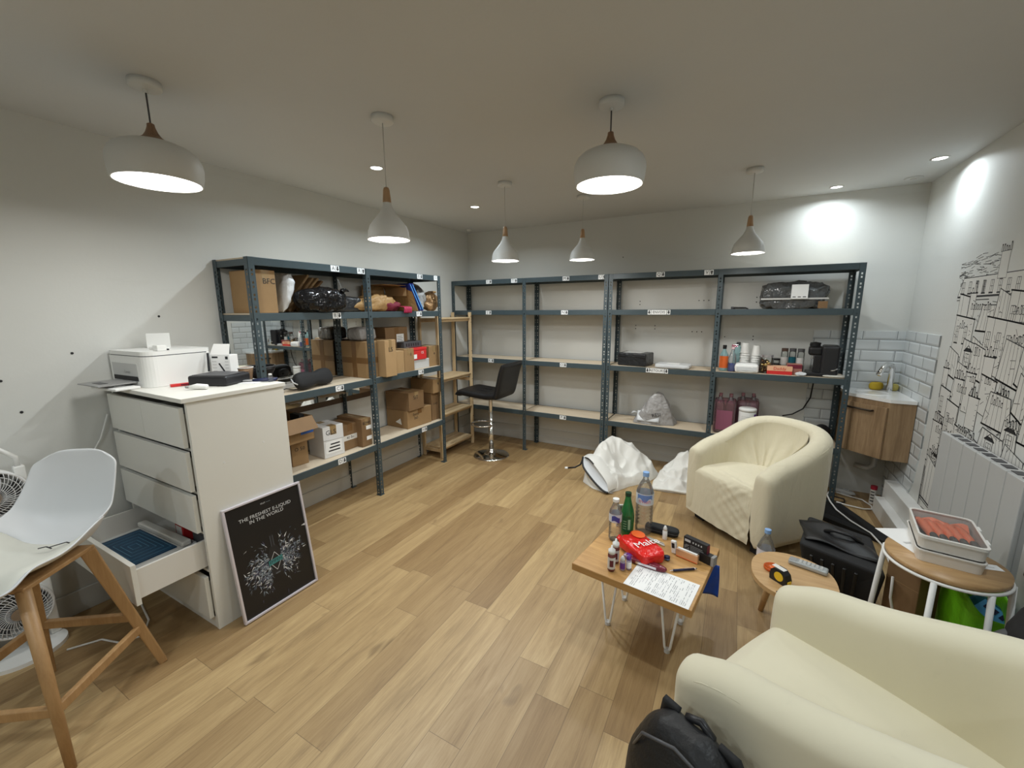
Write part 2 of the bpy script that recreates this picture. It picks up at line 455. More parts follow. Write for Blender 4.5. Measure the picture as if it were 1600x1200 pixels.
# ------------------------------------------------------------------ the room
def room():
    t = .12
    struct(MB().box(-t, XR + t, YF - t, t, -.1, 0).build('floor', 'floor'), 'light oak plank floor')
    struct(MB().box(-t, XR + t, YF - t, t, ZC, ZC + .1).build('ceiling', 'ceiling'))
    struct(MB().box(-t, 0, YF, 0, 0, ZC).build('wall_left', 'wall'))
    struct(MB().box(-t, XR + t, 0, t, 0, ZC).build('wall_back', 'wall'))
    struct(MB().box(XR, XR + t, YF, 0, 0, ZC).build('wall_right', 'wall'))
    struct(MB().box(-t, XR + t, YF - t, YF, 0, ZC).build('wall_front', 'wall'))
    # two stepped skirtings behind the racks, grey dado further along the left wall
    m = MB().box(0, .012, -2.86, 0, 0, .24).box(.012, .022, -2.86, 0, 0, .116)
    struct(m.build('baseboard_left', 'skirting', bevel=.003))
    m = MB().box(.03, 3.45, -.012, 0, 0, .16).box(.03, 3.45, -.022, -.012, 0, .08)
    struct(m.build('baseboard_back', 'skirting', bevel=.003))
    m = MB().box(0, .014, YF, -2.87, 0, .418).box(.014, .026, YF, -2.87, 0, .12)
    struct(m.build('trim_1', 'dado', bevel=.003), 'grey painted dado along the bottom of the left wall')
    # tiles: object plane xy laid on the walls
    def tiles(nm, poly, Mx, lab):
        mb = MB().prism(poly, 0, .008)
        o = mb.build(nm, 'tile'); o.matrix_world = Mx; struct(o, lab)
    tiles('trim_2', [(3.375, .55), (3.95, .55), (3.95, 1.31), (3.375, 1.31)], T(0, 0, 0) @ FACE_NY, 'white metro tiles on the back wall behind the sink')
    tiles('trim_3', [(0.008, .0), (.40, .0), (.57, .32), (.615, .59), (.615, 1.315), (0.008, 1.315)], T(XR, 0, 0) @ FACE_NX, 'white metro tiles on the right wall beside the sink')
    # boxed-in pipe along the foot of the right wall
    m = MB().box(XR - .075, XR, -1.12, -.30, 0, .235).box(XR - .135, XR - .075, -1.10, -.36, 0, .12)
    struct(m.build('trim_4', 'white', bevel=.004), 'white boxed-in pipe casing along the right wall')
    # tiny plug holes left in the plaster
    mb = MB()
    for y, z in ((-3.05, 1.47), (-3.42, 1.3), (-3.62, 1.05), (-3.66, 1.2), (-2.02, 1.62)):
        mb.cyl(.006, 0, .002, 8, 0, T(0, y, z) @ FACE_PX)
    for x, z in ((2.5, 1.56), (2.54, 1.56), (2.58, 1.56), (2.95, 1.54), (2.95, 1.58), (2.46, 1.28), (2.5, 1.28), (2.54, 1.28), (1.95, 1.30), (1.95, 1.33), (2.13, 1.3), (2.13, 1.33), (2.73, 1.24), (2.95, 1.22), (2.95, 1.25), (1.98, 1.53), (1.98, 1.56), (1.8, 1.98)):
        mb.cyl(.005, 0, .002, 8, 0, T(x, 0, z) @ FACE_NY)
    struct(mb.build('trim_5', 'ink'), 'old screw holes in the plaster')
room()

def wall_socket():
    t = thing('wall_socket', 'white double wall socket on the grey dado beside the open drawer', 'socket', (.014, -3.43, .345))
    MB().box(0, .01, -.075, .075, -.04, .04).build('cover_plate', 'white', t, bevel=.003)
    for y in (-.036, .036):
        m = MB().cyl(.024, .0101, .0115, 20, 0, FACE_PX @ T(0, 0, 0)); 
        for v in range(len(m.v)): m.v[v].y += y
        for k in (-.008, .008): m.box(.0115, .0125, y + k - .003, y + k + .003, -.003, .003, 1)
        m.build('socket_face', ['lgrey', 'ink'], t)
wall_socket()

# ------------------------------------------------------------------ lamps
def area(name, loc, r, power, color, parent=None, spread=PI):
    d = bpy.data.lights.new(name, 'AREA'); d.shape = 'DISK'; d.size = 2 * r; d.energy = power; d.color = color; d.spread = spread
    o = bpy.data.objects.new(name, d); COL.objects.link(o); o.location = loc
    if parent: o.parent = parent
    return o
def pendant(label, x, y, zr, kind):
    t = thing('pendant_lamp', label, 'lamp', (x, y, ZC), 0, 'white pendant lamps on the ceiling')
    h = ZC - zr
    rc = .052 if kind == 'dome' else .048
    MB().lathe([(rc, 0), (rc, -.022), (rc - .004, -.026), (.004, -.028)], 28).build('ceiling_rose', 'lampwhite', t)
    if kind == 'dome':
        top = -h + .195
        prof = [(.143, -h), (.149, -h + .03), (.152, -h + .062), (.149, -h + .085), (.138, -h + .108), (.116, -h + .127), (.086, -h + .140), (.058, -h + .147)]
        cap = [(.062, -h + .145), (.046, -h + .153), (.030, -h + .166), (.020, -h + .182), (.0135, -h + .20), (.012, -h + .212), (.004, -h + .216)]
        rin, ed = .138, .012
    else:
        prof = [(.100, -h), (.094, -h + .016), (.093, -h + .036), (.084, -h + .062), (.060, -h + .092), (.036, -h + .120), (.022, -h + .150), (.019, -h + .168)]
        cap = [(.0195, -h + .166), (.0175, -h + .19), (.0145, -h + .222), (.011, -h + .232), (.003, -h + .235)]
        rin, ed = .090, .008
    sh = MB().lathe(prof, 40, cap=False)
    inner = [(r - .004, z) for r, z in prof]
    sh.lathe(inner, 40, cap=False)
    sh.lathe([(prof[0][0], prof[0][1]), (prof[0][0] - .004, prof[0][1])], 40, cap=False)
    sh.build('lamp_shade', 'lampwhite', t, recalc=False)
    MB().lathe(cap, 24).build('wooden_cap', 'oakcap' if kind == 'dome' else 'oakcone', t)
    MB().tube([(0, 0, -.026), (0, 0, cap[-1][1] - .002)], .0032 if kind == 'dome' else .0022, 8).build('cord', 'dgrey' if kind == 'dome' else 'lgrey', t)
    if kind == 'dome':
        MB().cyl(.008, -.04, -.026, 10).build('cord_grip', 'lampwhite', t)
    d = MB().lathe([(rin - .002, -h + ed), (.06, -h + ed - .001), (.0005, -h + ed - .002)], 32, cap=False).build('diffuser', 'emit_dome', t)
    a = area('bulb', (0, 0, -h + .004), rin - .02, K_DOME if kind == 'dome' else K_CONE, WARM, t)
pendant('big white dome pendant lamp with brown wooden cap, nearest the left wall', .785, -3.29, 1.995, 'dome')
pendant('big white dome pendant lamp with brown wooden cap, over the coffee table side', 2.294, -2.272, 2.02, 'dome')
pendant('small white cone pendant lamp with pale wooden neck, between the two big domes', 1.349, -2.636, 1.822, 'cone')
pendant('small white cone pendant lamp hanging in front of the room corner', 1.34, -1.498, 1.832, 'cone')
pendant('small white cone pendant lamp hanging directly below and behind a big dome lamp', 1.70, -.90, 1.875, 'cone')
pendant('small white cone pendant lamp hanging over the rack bay with the coffee machine', 2.848, -.971, 1.841, 'cone')

def downlight(label, x, y, lit=True, k=1.0, ang=95):
    t = thing('ceiling_spotlight', label, 'spotlight', (x, y, ZC), 0, 'recessed ceiling spotlights')
    MB().lathe([(.043, 0), (.043, -.004), (.036, -.005), (.033, -.001)], 28, cap=False).build('trim_ring', 'lampwhite', t)
    MB().lathe([(.033, -.0015), (.0005, -.0022)], 24, cap=False).build('bulb', 'emit_spot' if lit else 'dgrey', t)
    if lit:
        area('beam', (0, 0, -.007), .030, K_SPOT * k, COOL, t, math.radians(158))
downlight('lit recessed ceiling spotlight near the left wall, beside a cone lamp cord', .806, -2.152)
downlight('lit recessed ceiling spotlight near the left wall, closest to the room corner', .78, -1.023)
downlight('lit recessed ceiling spotlight against the back wall above the rack end', 3.38, -.20, k=.36)
downlight('lit recessed ceiling spotlight against the right wall above the mural', 3.80, -.637, k=.36)
# unseen spotlights added for ambient light; the one over the near armchair is inferred
for x, y in ((1.5, -4.9), (3.3, -2.95), (3.80, -5.2), (.8, -5.5), (2.3, -5.2)):
    downlight('unseen recessed ceiling spotlight outside the view, added to light the room', x, y, k=.8)
def sensor():
    t = thing('ceiling_vent', 'thin pale vent plate on the ceiling in the right back corner', 'vent', (3.80, -.2, ZC))
    MB().lathe([(.05, 0), (.05, -.004), (.03, -.006), (.0005, -.006)], 24).build('cover', 'ceiling', t)
    MB().cyl(.018, -.010, -.006, 16).build('button', 'lgrey', t)
    o = tag(MB().lathe([(.028, 0), (.028, -.012), (.018, -.022), (.001, -.024)], 20).build('smoke_detector', 'lampwhite'), 'tiny white smoke detector on the ceiling in the left back corner', 'detector')
    o.location = (.168, -.214, ZC)
sensor()
# ------------------------------------------------------------------ steel racks
ZL = (1.80, 1.482, .970, .435)
PW = .038
def post_mesh():
    """L-shaped perforated upright: corner edge at the origin, flanges along +x (front) and -y... built in the xy quadrant x>0, y>0"""
    mb = MB(); th = .0016; H = 1.80
    hx0, hx1 = .0145, .0245
    def flange(f):
        segs = [(0, hx0), (hx1, PW)]
        for a, b in segs: f(a, b, 0, H)
        z = 0.0; k = 0; prev = 0
        holes = []
        while z < H - .06:
            for dz in (.016, .040): holes.append((z + dz, z + dz + .013))
            z += .07
        for a, b in holes:
            f(hx0, hx1, prev, a); prev = b
        f(hx0, hx1, prev, H)
    flange(lambda a, b, z0, z1: mb.box(a, b, 0, th, z0, z1))
    flange(lambda a, b, z0, z1: mb.box(0, th, a, b, z0, z1))
    mb.box(-.004, PW + .004, -.004, PW + .004, 0, .004)
    return mb
_PM = None
def add_post(parent, x, y, sx, sy):
    """corner at x,y with flanges towards sx, sy"""
    global _PM
    if _PM is None:
        o = post_mesh().build('post', 'steel', parent); _PM = o.data
    else:
        o = bpy.data.objects.new('post', _PM); COL.objects.link(o); o.parent = parent
    o.location = (x, y, 0); o.scale = (sx, sy, 1)
    return o

def arrow(mb, X, h, up, mi):
    s = 1 if up else -1
    mb.add([(-.16 * h, -.5 * h * s, 0), (.16 * h, -.5 * h * s, 0), (.16 * h, .08 * h * s, 0), (-.16 * h, .08 * h * s, 0)], [(0, 1, 2, 3)], mi, False, X)
    mb.add([(-.36 * h, .02 * h * s, 0), (.36 * h, .02 * h * s, 0), (0, .5 * h * s, 0)], [(0, 1, 2)], mi, False, X)

def letter_label(parent, txt, up, X):
    """white letter plate with an arrow plate beside it, lying on the beam face; X maps the plate plane to the beam"""
    mb = MB(); h = .040
    if len(txt) <= 2:
        wv = .042; mb.box(-wv, -.003, -h / 2, h / 2, 0, .0008, 0, X); mb.box(0, .026, -h / 2, h / 2, 0, .0008, 0, X)
        mb.text(txt, .036 if len(txt) == 1 else .03, X @ T(-.022, 0, .0012), 1)
        arrow(mb, X @ T(.013, 0, .0012), .032, up, 1)
    else:
        wv = .128
        mb.box(-wv / 2, wv / 2, -h / 2, h / 2, 0, .0008, 0, X)
        mb.text(txt, .030, X @ T(0, 0, .0012), 1)
        for s in (-1, 1):
            mb.box(s * (wv / 2 + .017) - .013, s * (wv / 2 + .017) + .013, -h / 2, h / 2, 0, .0008, 0, X)
            arrow(mb, X @ T(s * (wv / 2 + .017), 0, .0012), .032, False, 1)
    return mb.build('letter_label', ['sticker', 'ink'], parent)

def beam_box(x0, x1, y0, y1, zt):
    return MB().box(x0, x1, y0, y1, zt - .046, zt + .001)

def left_rack():
    t = thing('shelving_rack', 'two-bay blue grey steel shelving rack against the left wall, loaded with parcels', 'shelving rack', (0, 0, 0))
    xf, xr = .370, .006
    ys = (-2.745, -1.871, -1.0098)
    # uprights: front and rear at each frame
    for i, y in enumerate(ys):
        sy = -1 if i == 2 else 1
        yo = y - (.019 if i == 1 else 0)
        add_post(t, xf, yo, -1, sy); add_post(t, xr, yo, 1, sy)
    labs = {(0, 0): [('A', -2.15, 0), ('R', -1.925, 1)], (1, 0): [('E', -1.28, 0), ('S', -1.055, 1)],
            (0, 1): [('B', -2.165, 0)], (1, 1): [('F', -1.31, 0)], (0, 2): [('C', -2.19, 0)], (1, 2): [('G', -1.32, 0)],
            (0, 3): [('D', -2.22, 0)], (1, 3): [('H', -1.31, 0)]}
    for li, z in enumerate(ZL):
        for b in (0, 1):
            ya, yb = ys[b] + (.0 if b == 0 else -.0), ys[b + 1]
            ya2 = ya + (.02 if b == 0 else .012); yb2 = yb - (.014 if b == 0 else .02)
            f = beam_box(xf - .014, xf - .0025, ya2, yb2, z).build('front_beam', 'steel', t, bevel=.002)
            for tx, yy, up in labs.get((b, li), []):
                letter_label(f, tx, up, T(xf - .002, yy, z - .022) @ FACE_PX)
            beam_box(xr + .003, xr + .014, ya2, yb2, z).build('rear_beam', 'steel', t, bevel=.002)
            MB().box(xr + .016, xf - .016, ya2 - .008, yb2 + .008, z - .009, z).build('shelf_board', 'board', t)
        for i, y in enumerate(ys):
            yy = y + (.003 if i == 0 else (-.014 if i == 2 else -.010))
            MB().box(xr + .016, xf - .016, yy, yy + .011, z - .046, z - .0105).build('side_beam', 'steel', t)
left_rack()

def back_rack():
    t = thing('shelving_rack', 'long four-bay blue grey steel shelving rack along the back wall, mostly empty shelves', 'shelving rack', (0, 0, 0))
    yf, yr = -.350, -.026
    xs = (.010, .9062, 1.7856, 2.6755, 3.5868)
    for i, x in enumerate(xs):
        sx = -1 if i == 4 else 1
        xo = x - (.019 if 0 < i < 4 else 0)
        add_post(t, xo, yf, sx, 1); add_post(t, xo, yr, sx, -1)
        if i == 2:
            add_post(t, xo - .003, yf, -1, 1)
    labs = {(0, 0): [('I', .50, 0), ('T', .80, 1)], (1, 0): [('M', 1.36, 0), ('U', 1.71, 1)], (2, 0): [('Q', 2.22, 0), ('V', 2.595, 1)],
            (0, 1): [('J', .49, 0)], (1, 1): [('N', 1.35, 0)], (2, 1): [('ENVOIS', 2.215, 0)],
            (0, 2): [('K', .51, 0)], (1, 2): [('O', 1.345, 0)], (2, 2): [('RETOURS', 2.225, 0)], (1, 3): [('P', 1.35, 0)]}
    for li, z in enumerate(ZL):
        for b in range(4):
            xa, xb = xs[b] + .014, xs[b + 1] - .014
            f = beam_box(xa, xb, yf + .0025, yf + .014, z).build('front_beam', 'steel', t, bevel=.002)
            for tx, xx, up in labs.get((b, li), []):
                letter_label(f, tx, up, T(xx, yf + .002, z - .022) @ FACE_NY)
            beam_box(xa, xb, yr - .014, yr - .003, z).build('rear_beam', 'steel', t, bevel=.002)
            MB().box(xa - .006, xb + .006, yf + .016, yr - .016, z - .009, z).build('shelf_board', 'board', t)
        for i, x in enumerate(xs):
            xx = x + (.003 if i == 0 else (-.014 if i == 4 else -.006))
            MB().box(xx, xx + .011, yf + .016, yr - .016, z - .046, z - .0105).build('side_beam', 'steel', t)
back_rack()

def wall_mirror():
    t = thing('wall_mirror', 'wide mirror with brown bottom rail on the wall behind the left rack', 'mirror', (.0015, 0, 0))
    MB().box(0, .004, -2.72, -1.58, .79, 1.466).build('mirror_glass', 'mirror', t)
    m = MB().box(0, .0045, -2.73, -1.57, .745, .79).build('bottom_rail', 'darkwood', t, bevel=.001)
    MB().box(0, .0045, -2.73, -1.57, 1.466, 1.476).build('top_rail', 'darkwood', t)
wall_mirror()

def pine_shelf():
    t = thing('pine_shelf', 'narrow pale pine ladder shelf standing in the corner between the two racks', 'shelf', (.03, -.965, 0))
    W, Dp, H = .58, .225, 1.465
    for y in (0, W):
        for x in (0, Dp):
            MB().box(x, x + .032, y - (.022 if y else 0), y + (0 if y else .022) , 0, H).build('post', 'pine', t, bevel=.003)
        for z in (.06, .72, 1.38):
            MB().box(.032, Dp, y - (.020 if y else -.002), y - (.002 if y else -.020), z, z + .032).build('rung', 'pinex', t)
    for z in (.09, .435, .80, 1.40):
        m = MB()
        for k in range(4):
            x0 = .002 + k * .064
            m.box(x0, x0 + .058, .023, W - .023, z, z + .014)
        m.box(.0325, .05, .023, W - .023, z - .028, z); m.box(Dp - .018, Dp - .0005, .023, W - .023, z - .028, z)
        m.build('slatted_shelf', 'pinex', t, bevel=.002)
    m = MB()
    for z in (1.42, 1.36, 1.05, .98, .93, .74, .32):
        m.cyl(.005, 0, .001, 8, 0, T(Dp + .032, W - .011, z) @ FACE_PX)
    m.build('peg_holes', 'ink', t)
pine_shelf()
# ------------------------------------------------------------------ chest of drawers
DX0, DX1, DY0, DY1, DZ = .012, .785, -3.325, -2.862, 1.130
def chest():
    t = thing('chest_of_drawers', 'tall white chest of drawers against the left wall with one drawer pulled open', 'chest of drawers', (0, 0, 0))
    th = .018
    MB().box(DX0, DX1, DY0 - .004, DY1, DZ - .02, DZ).build('top_panel', 'whitelam', t, bevel=.0015)
    for x0 in (DX0 + .002, DX1 - .012 - th):
        MB().box(x0, x0 + th, DY0 + .018, DY1 - .004, 0, DZ - .0205).build('side_panel', 'whitelam', t, bevel=.001)
    # small cover buttons on the visible side
    m = MB()
    for y, z in ((-3.0, .845), (-3.19, .80)):
        m.cyl(.005, 0, .002, 10, 0, T(DX1 - .012, y, z) @ FACE_PX)
    m.build('cover_button', 'white', t)
    x0, x1 = DX0 + .021, DX1 - .012 - th - .001
    MB().box(x0, x1, DY1 - .012, DY1 - .006, .02, DZ - .021).build('back_panel', 'lgrey', t)
    MB().box(x0, x1, DY0 + .02, DY0 + .04, 0, .06).build('plinth', 'whitelam', t, bevel=.001)
    for z in (.295, .49, .685, .89):
        MB().box(x0, x1, DY0 + .024, DY1 - .02, z - .006, z + .006).build('rail', 'whitelam', t)
    fronts = [(.905, 1.085, 0, .5), (.905, 1.085, .5, 1), (.70, .885, 0, 1), (.50, .68, 0, 1), (.30, .48, 0, 1), (.062, .275, 0, 1)]
    fx0, fx1 = DX0 + .004, DX1 - .034
    for i, (z0, z1, a, b) in enumerate(fronts):
        off = -.244 if i == 4 else 0
        xa, xb = lerp(fx0, fx1, a) + .0015, lerp(fx0, fx1, b) - .0015
        m = MB()
        m.box(xa, xb, DY0 + off - .003, DY0 + off + .015, z0, z1)
        dr = m.build('drawer', 'whitelam', t, bevel=.001)
        # drawer box behind the front
        m = MB(); y0, y1 = DY0 + off + .0155, DY0 + off + .40
        bx0, bx1 = max(xa + .012, x0 + .006), min(xb - .012, x1 - .006)
        m.box(bx0, bx0 + .012, y0, y1, z0 + .02, z1 - .03); m.box(bx1 - .012, bx1, y0, y1, z0 + .02, z1 - .03)
        m.box(bx0 + .012, bx1 - .012, y1 - .012, y1, z0 + .02, z1 - .03); m.box(bx0 + .012, bx1 - .012, y0, y1 - .012, z0 + .022, z0 + .028)
        m.build('drawer_box', 'tub' if i == 4 else 'whitelam', dr, bevel=.001)
chest()

def drawer_contents():
    zb = .331
    m = MB().box(-.22, .22, -.135, .135, 0, .05)
    o = tag(m.build('guillotine_cutter', 'lgrey', bevel=.01), 'grey paper trimmer with blue grid board lying in the open drawer', 'paper trimmer')
    o.location = (.36, -3.402, zb); o.rotation_euler = (0, 0, .03)
    b = MB().box(-.17, .19, -.125, .06, .0505, .056)
    p = b.build('cutting_board', mat('blue cutting board', (.006, .045, .10), .4), o)
    m = MB()
    for k in range(5):
        a = .012 + k * .016
        for (xa, xb, ya, yb) in ((-.17 + a * 2, .19 - a * 2, -.125 + a, -.1235 + a), (-.17 + a * 2, .19 - a * 2, .06 - a, .0615 - a), (-.17 + a * 2, -.1685 + a * 2, -.125 + a, .06 - a), (.1885 - a * 2, .19 - a * 2, -.125 + a, .06 - a)):
            m.box(xa, xb, ya, yb, .0562, .0566)
    m.build('grid_lines', mat('pale grid lines', (.12, .30, .42), .5), p)
    MB().box(-.22, .22, .07, .11, .0505, .075).build('blade_arm', 'tub', o, bevel=.006)
    o = tag(MB().box(-.04, .04, -.03, .03, 0, .10).build('box', 'red', bevel=.003), 'small dark red box standing at the back of the open drawer', 'box')
    o.location = (.40, -3.232, zb)
    MB().box(-.028, .028, -.0312, -.0302, .03, .085).build('printed_label', 'paper', o)
    o = tag(MB().box(-.09, .09, -.035, .035, 0, .095).build('plastic_tray', 'dgrey', bevel=.01), 'dark grey plastic tray at the back right of the open drawer', 'tray')
    o.location = (.60, -3.22, zb)
    MB().box(-.07, .07, -.02, .02, .0952, .099).build('lid', 'lgrey', o, bevel=.002)
drawer_contents()

# ------------------------------------------------------------------ poster leaning on the chest
def poster():
    # bottom edge on the floor, leaning back against the side of the chest
    p0 = Vector((.860, -3.237, .004)); p1 = Vector((.866, -2.850, .004))
    u = (p1 - p0).normalized(); Wd = .392; Hh = .578
    lean = math.asin((.862 - .782) / Hh)
    v = Vector((-math.sin(lean), 0, math.cos(lean))); n = u.cross(v).normalized()
    v = n.cross(u)
    X = Matrix(((u.x, v.x, n.x, p0.x), (u.y, v.y, n.y, p0.y), (u.z, v.z, n.z, p0.z), (0, 0, 0, 1)))
    t = thing('framed_poster', 'black framed e-liquid advertising poster leaning against the side of the white chest', 'poster', (0, 0, 0))
    t.matrix_world = X
    fr = .011
    m = MB()
    m.box(0, Wd, 0, fr, -.012, .006); m.box(0, Wd, Hh - fr, Hh, -.012, .006); m.box(0, fr, fr, Hh - fr, -.012, .006); m.box(Wd - fr, Wd, fr, Hh - fr, -.012, .006)
    m.build('frame', mat('pale aluminium frame', (.70, .66, .72), .3, metal=.35), t, bevel=.002)
    MB().box(fr, Wd - fr, fr, Hh - fr, -.010, -.008).build('backing', 'dgrey', t)
    rnd = random.Random(4)
    m = MB()
    a0, b0, a1, b1 = fr, fr, Wd - fr, Hh - fr
    m.add([(a0, b0, -.003), (a1, b0, -.003), (a1, b1, -.003), (a0, b1, -.003)], [(0, 1, 2, 3)], 0)
    cx, cy = Wd / 2 + .0, .245
    # dark bottle in the middle
    bt = [(-.030, -.09), (.030, -.09), (.032, .02), (.022, .05), (.011, .065), (.010, .12), (-.010, .12), (-.011, .065), (-.022, .05), (-.032, .02)]
    m.add([(cx + x, cy + y, -.0022) for x, y in bt], [tuple(range(10))], 1)
    for s in (-1, 1):
        m.add([(cx + s * .006, cy + .06, -.0021), (cx + s * .0075, cy + .06, -.0021), (cx + s * .0075, cy + .115, -.0021), (cx + s * .006, cy + .115, -.0021)], [(0, 1, 2, 3)], 4)
    # splash of shards left and right of it
    for k in range(760):
        s = -1 if rnd.random() < .55 else 1
        d = abs(rnd.gauss(0, .055)) + .032
        if d > .155: continue
        x = cx + s * d; y = cy - .02 + rnd.gauss(0, .052 * (1.1 - d * 2.5)) + (-.02 * (s < 0))
        L = rnd.uniform(.005, .024) * (1.15 - d * 3); wd = rnd.uniform(.0008, .0042); an = math.atan2(y - cy, x - cx) + rnd.gauss(0, .7)
        c, q = math.cos(an), math.sin(an)
        z = -.0019 + rnd.random() * .0006
        m.add([(x + c * L, y + q * L, z), (x - q * wd, y + c * wd, z), (x - c * L * .4, y - q * L * .4, z), (x + q * wd * .6, y - c * wd * .6, z)], [(0, 1, 2, 3)], rnd.choice([2, 3, 4, 4, 5, 5, 6, 6]))
    # diamond emblem and banner
    def line(xa, ya, xb, yb, w_, mi, z=-.0010):
        dx, dy = xb - xa, yb - ya; L = math.hypot(dx, dy); nx, ny = -dy / L * w_ / 2, dx / L * w_ / 2
        m.add([(xa + nx, ya + ny, z), (xa - nx, ya - ny, z), (xb - nx, yb - ny, z), (xb + nx, yb + ny, z)], [(0, 1, 2, 3)], mi)
    dm = [(cx, cy + .028), (cx + .030, cy - .02), (cx, cy - .068), (cx - .030, cy - .02)]
    for i in range(4): line(*dm[i], *dm[(i + 1) % 4], .0022, 6)
    m.add([(cx - .036, cy - .033, -.0009), (cx + .036, cy - .029, -.0009), (cx + .036, cy - .003, -.0009), (cx - .036, cy - .007, -.0009)], [(0, 1, 2, 3)], 7)
    m.text('EMPEN', .021, T(cx, cy - .018, -.0006), 1)
    m.text('THE FRESHEST E-LIQUID\nIN THE WORLD', .0245, T(Wd / 2, Hh - .098, -.0015), 6)
    m.text('SELEY', .010, T(Wd / 2 - .008, Hh - .040, -.0015), 6); line(Wd / 2 + .008, Hh - .040, Wd / 2 + .030, Hh - .040, .0014, 5, -.0015)
    m.add([(cx - .012, cy - .088, -.0014), (cx + .012, cy - .088, -.0014), (cx + .012, cy - .082, -.0014), (cx - .012, cy - .082, -.0014)], [(0, 1, 2, 3)], 4)
    # torn nick in the print at the right edge
    m.add([(a1, b1 - .235, -.0012), (a1 - .022, b1 - .228, -.0012), (a1, b1 - .222, -.0012)], [(0, 1, 2)], 6)
    C = lambda n, c: mat(n, c, .35)
    m.build('printed_sheet', [C('poster black', (.012, .011, .011)), C('poster dark', (.02, .02, .022)), C('poster violet', (.06, .055, .10)), C('poster slate', (.05, .07, .10)),
                              C('poster grey', (.11, .12, .14)), C('poster pale', (.26, .31, .36)), C('poster white', (.62, .62, .62)), C('poster teal', (.05, .22, .22))], t, recalc=False)
poster()

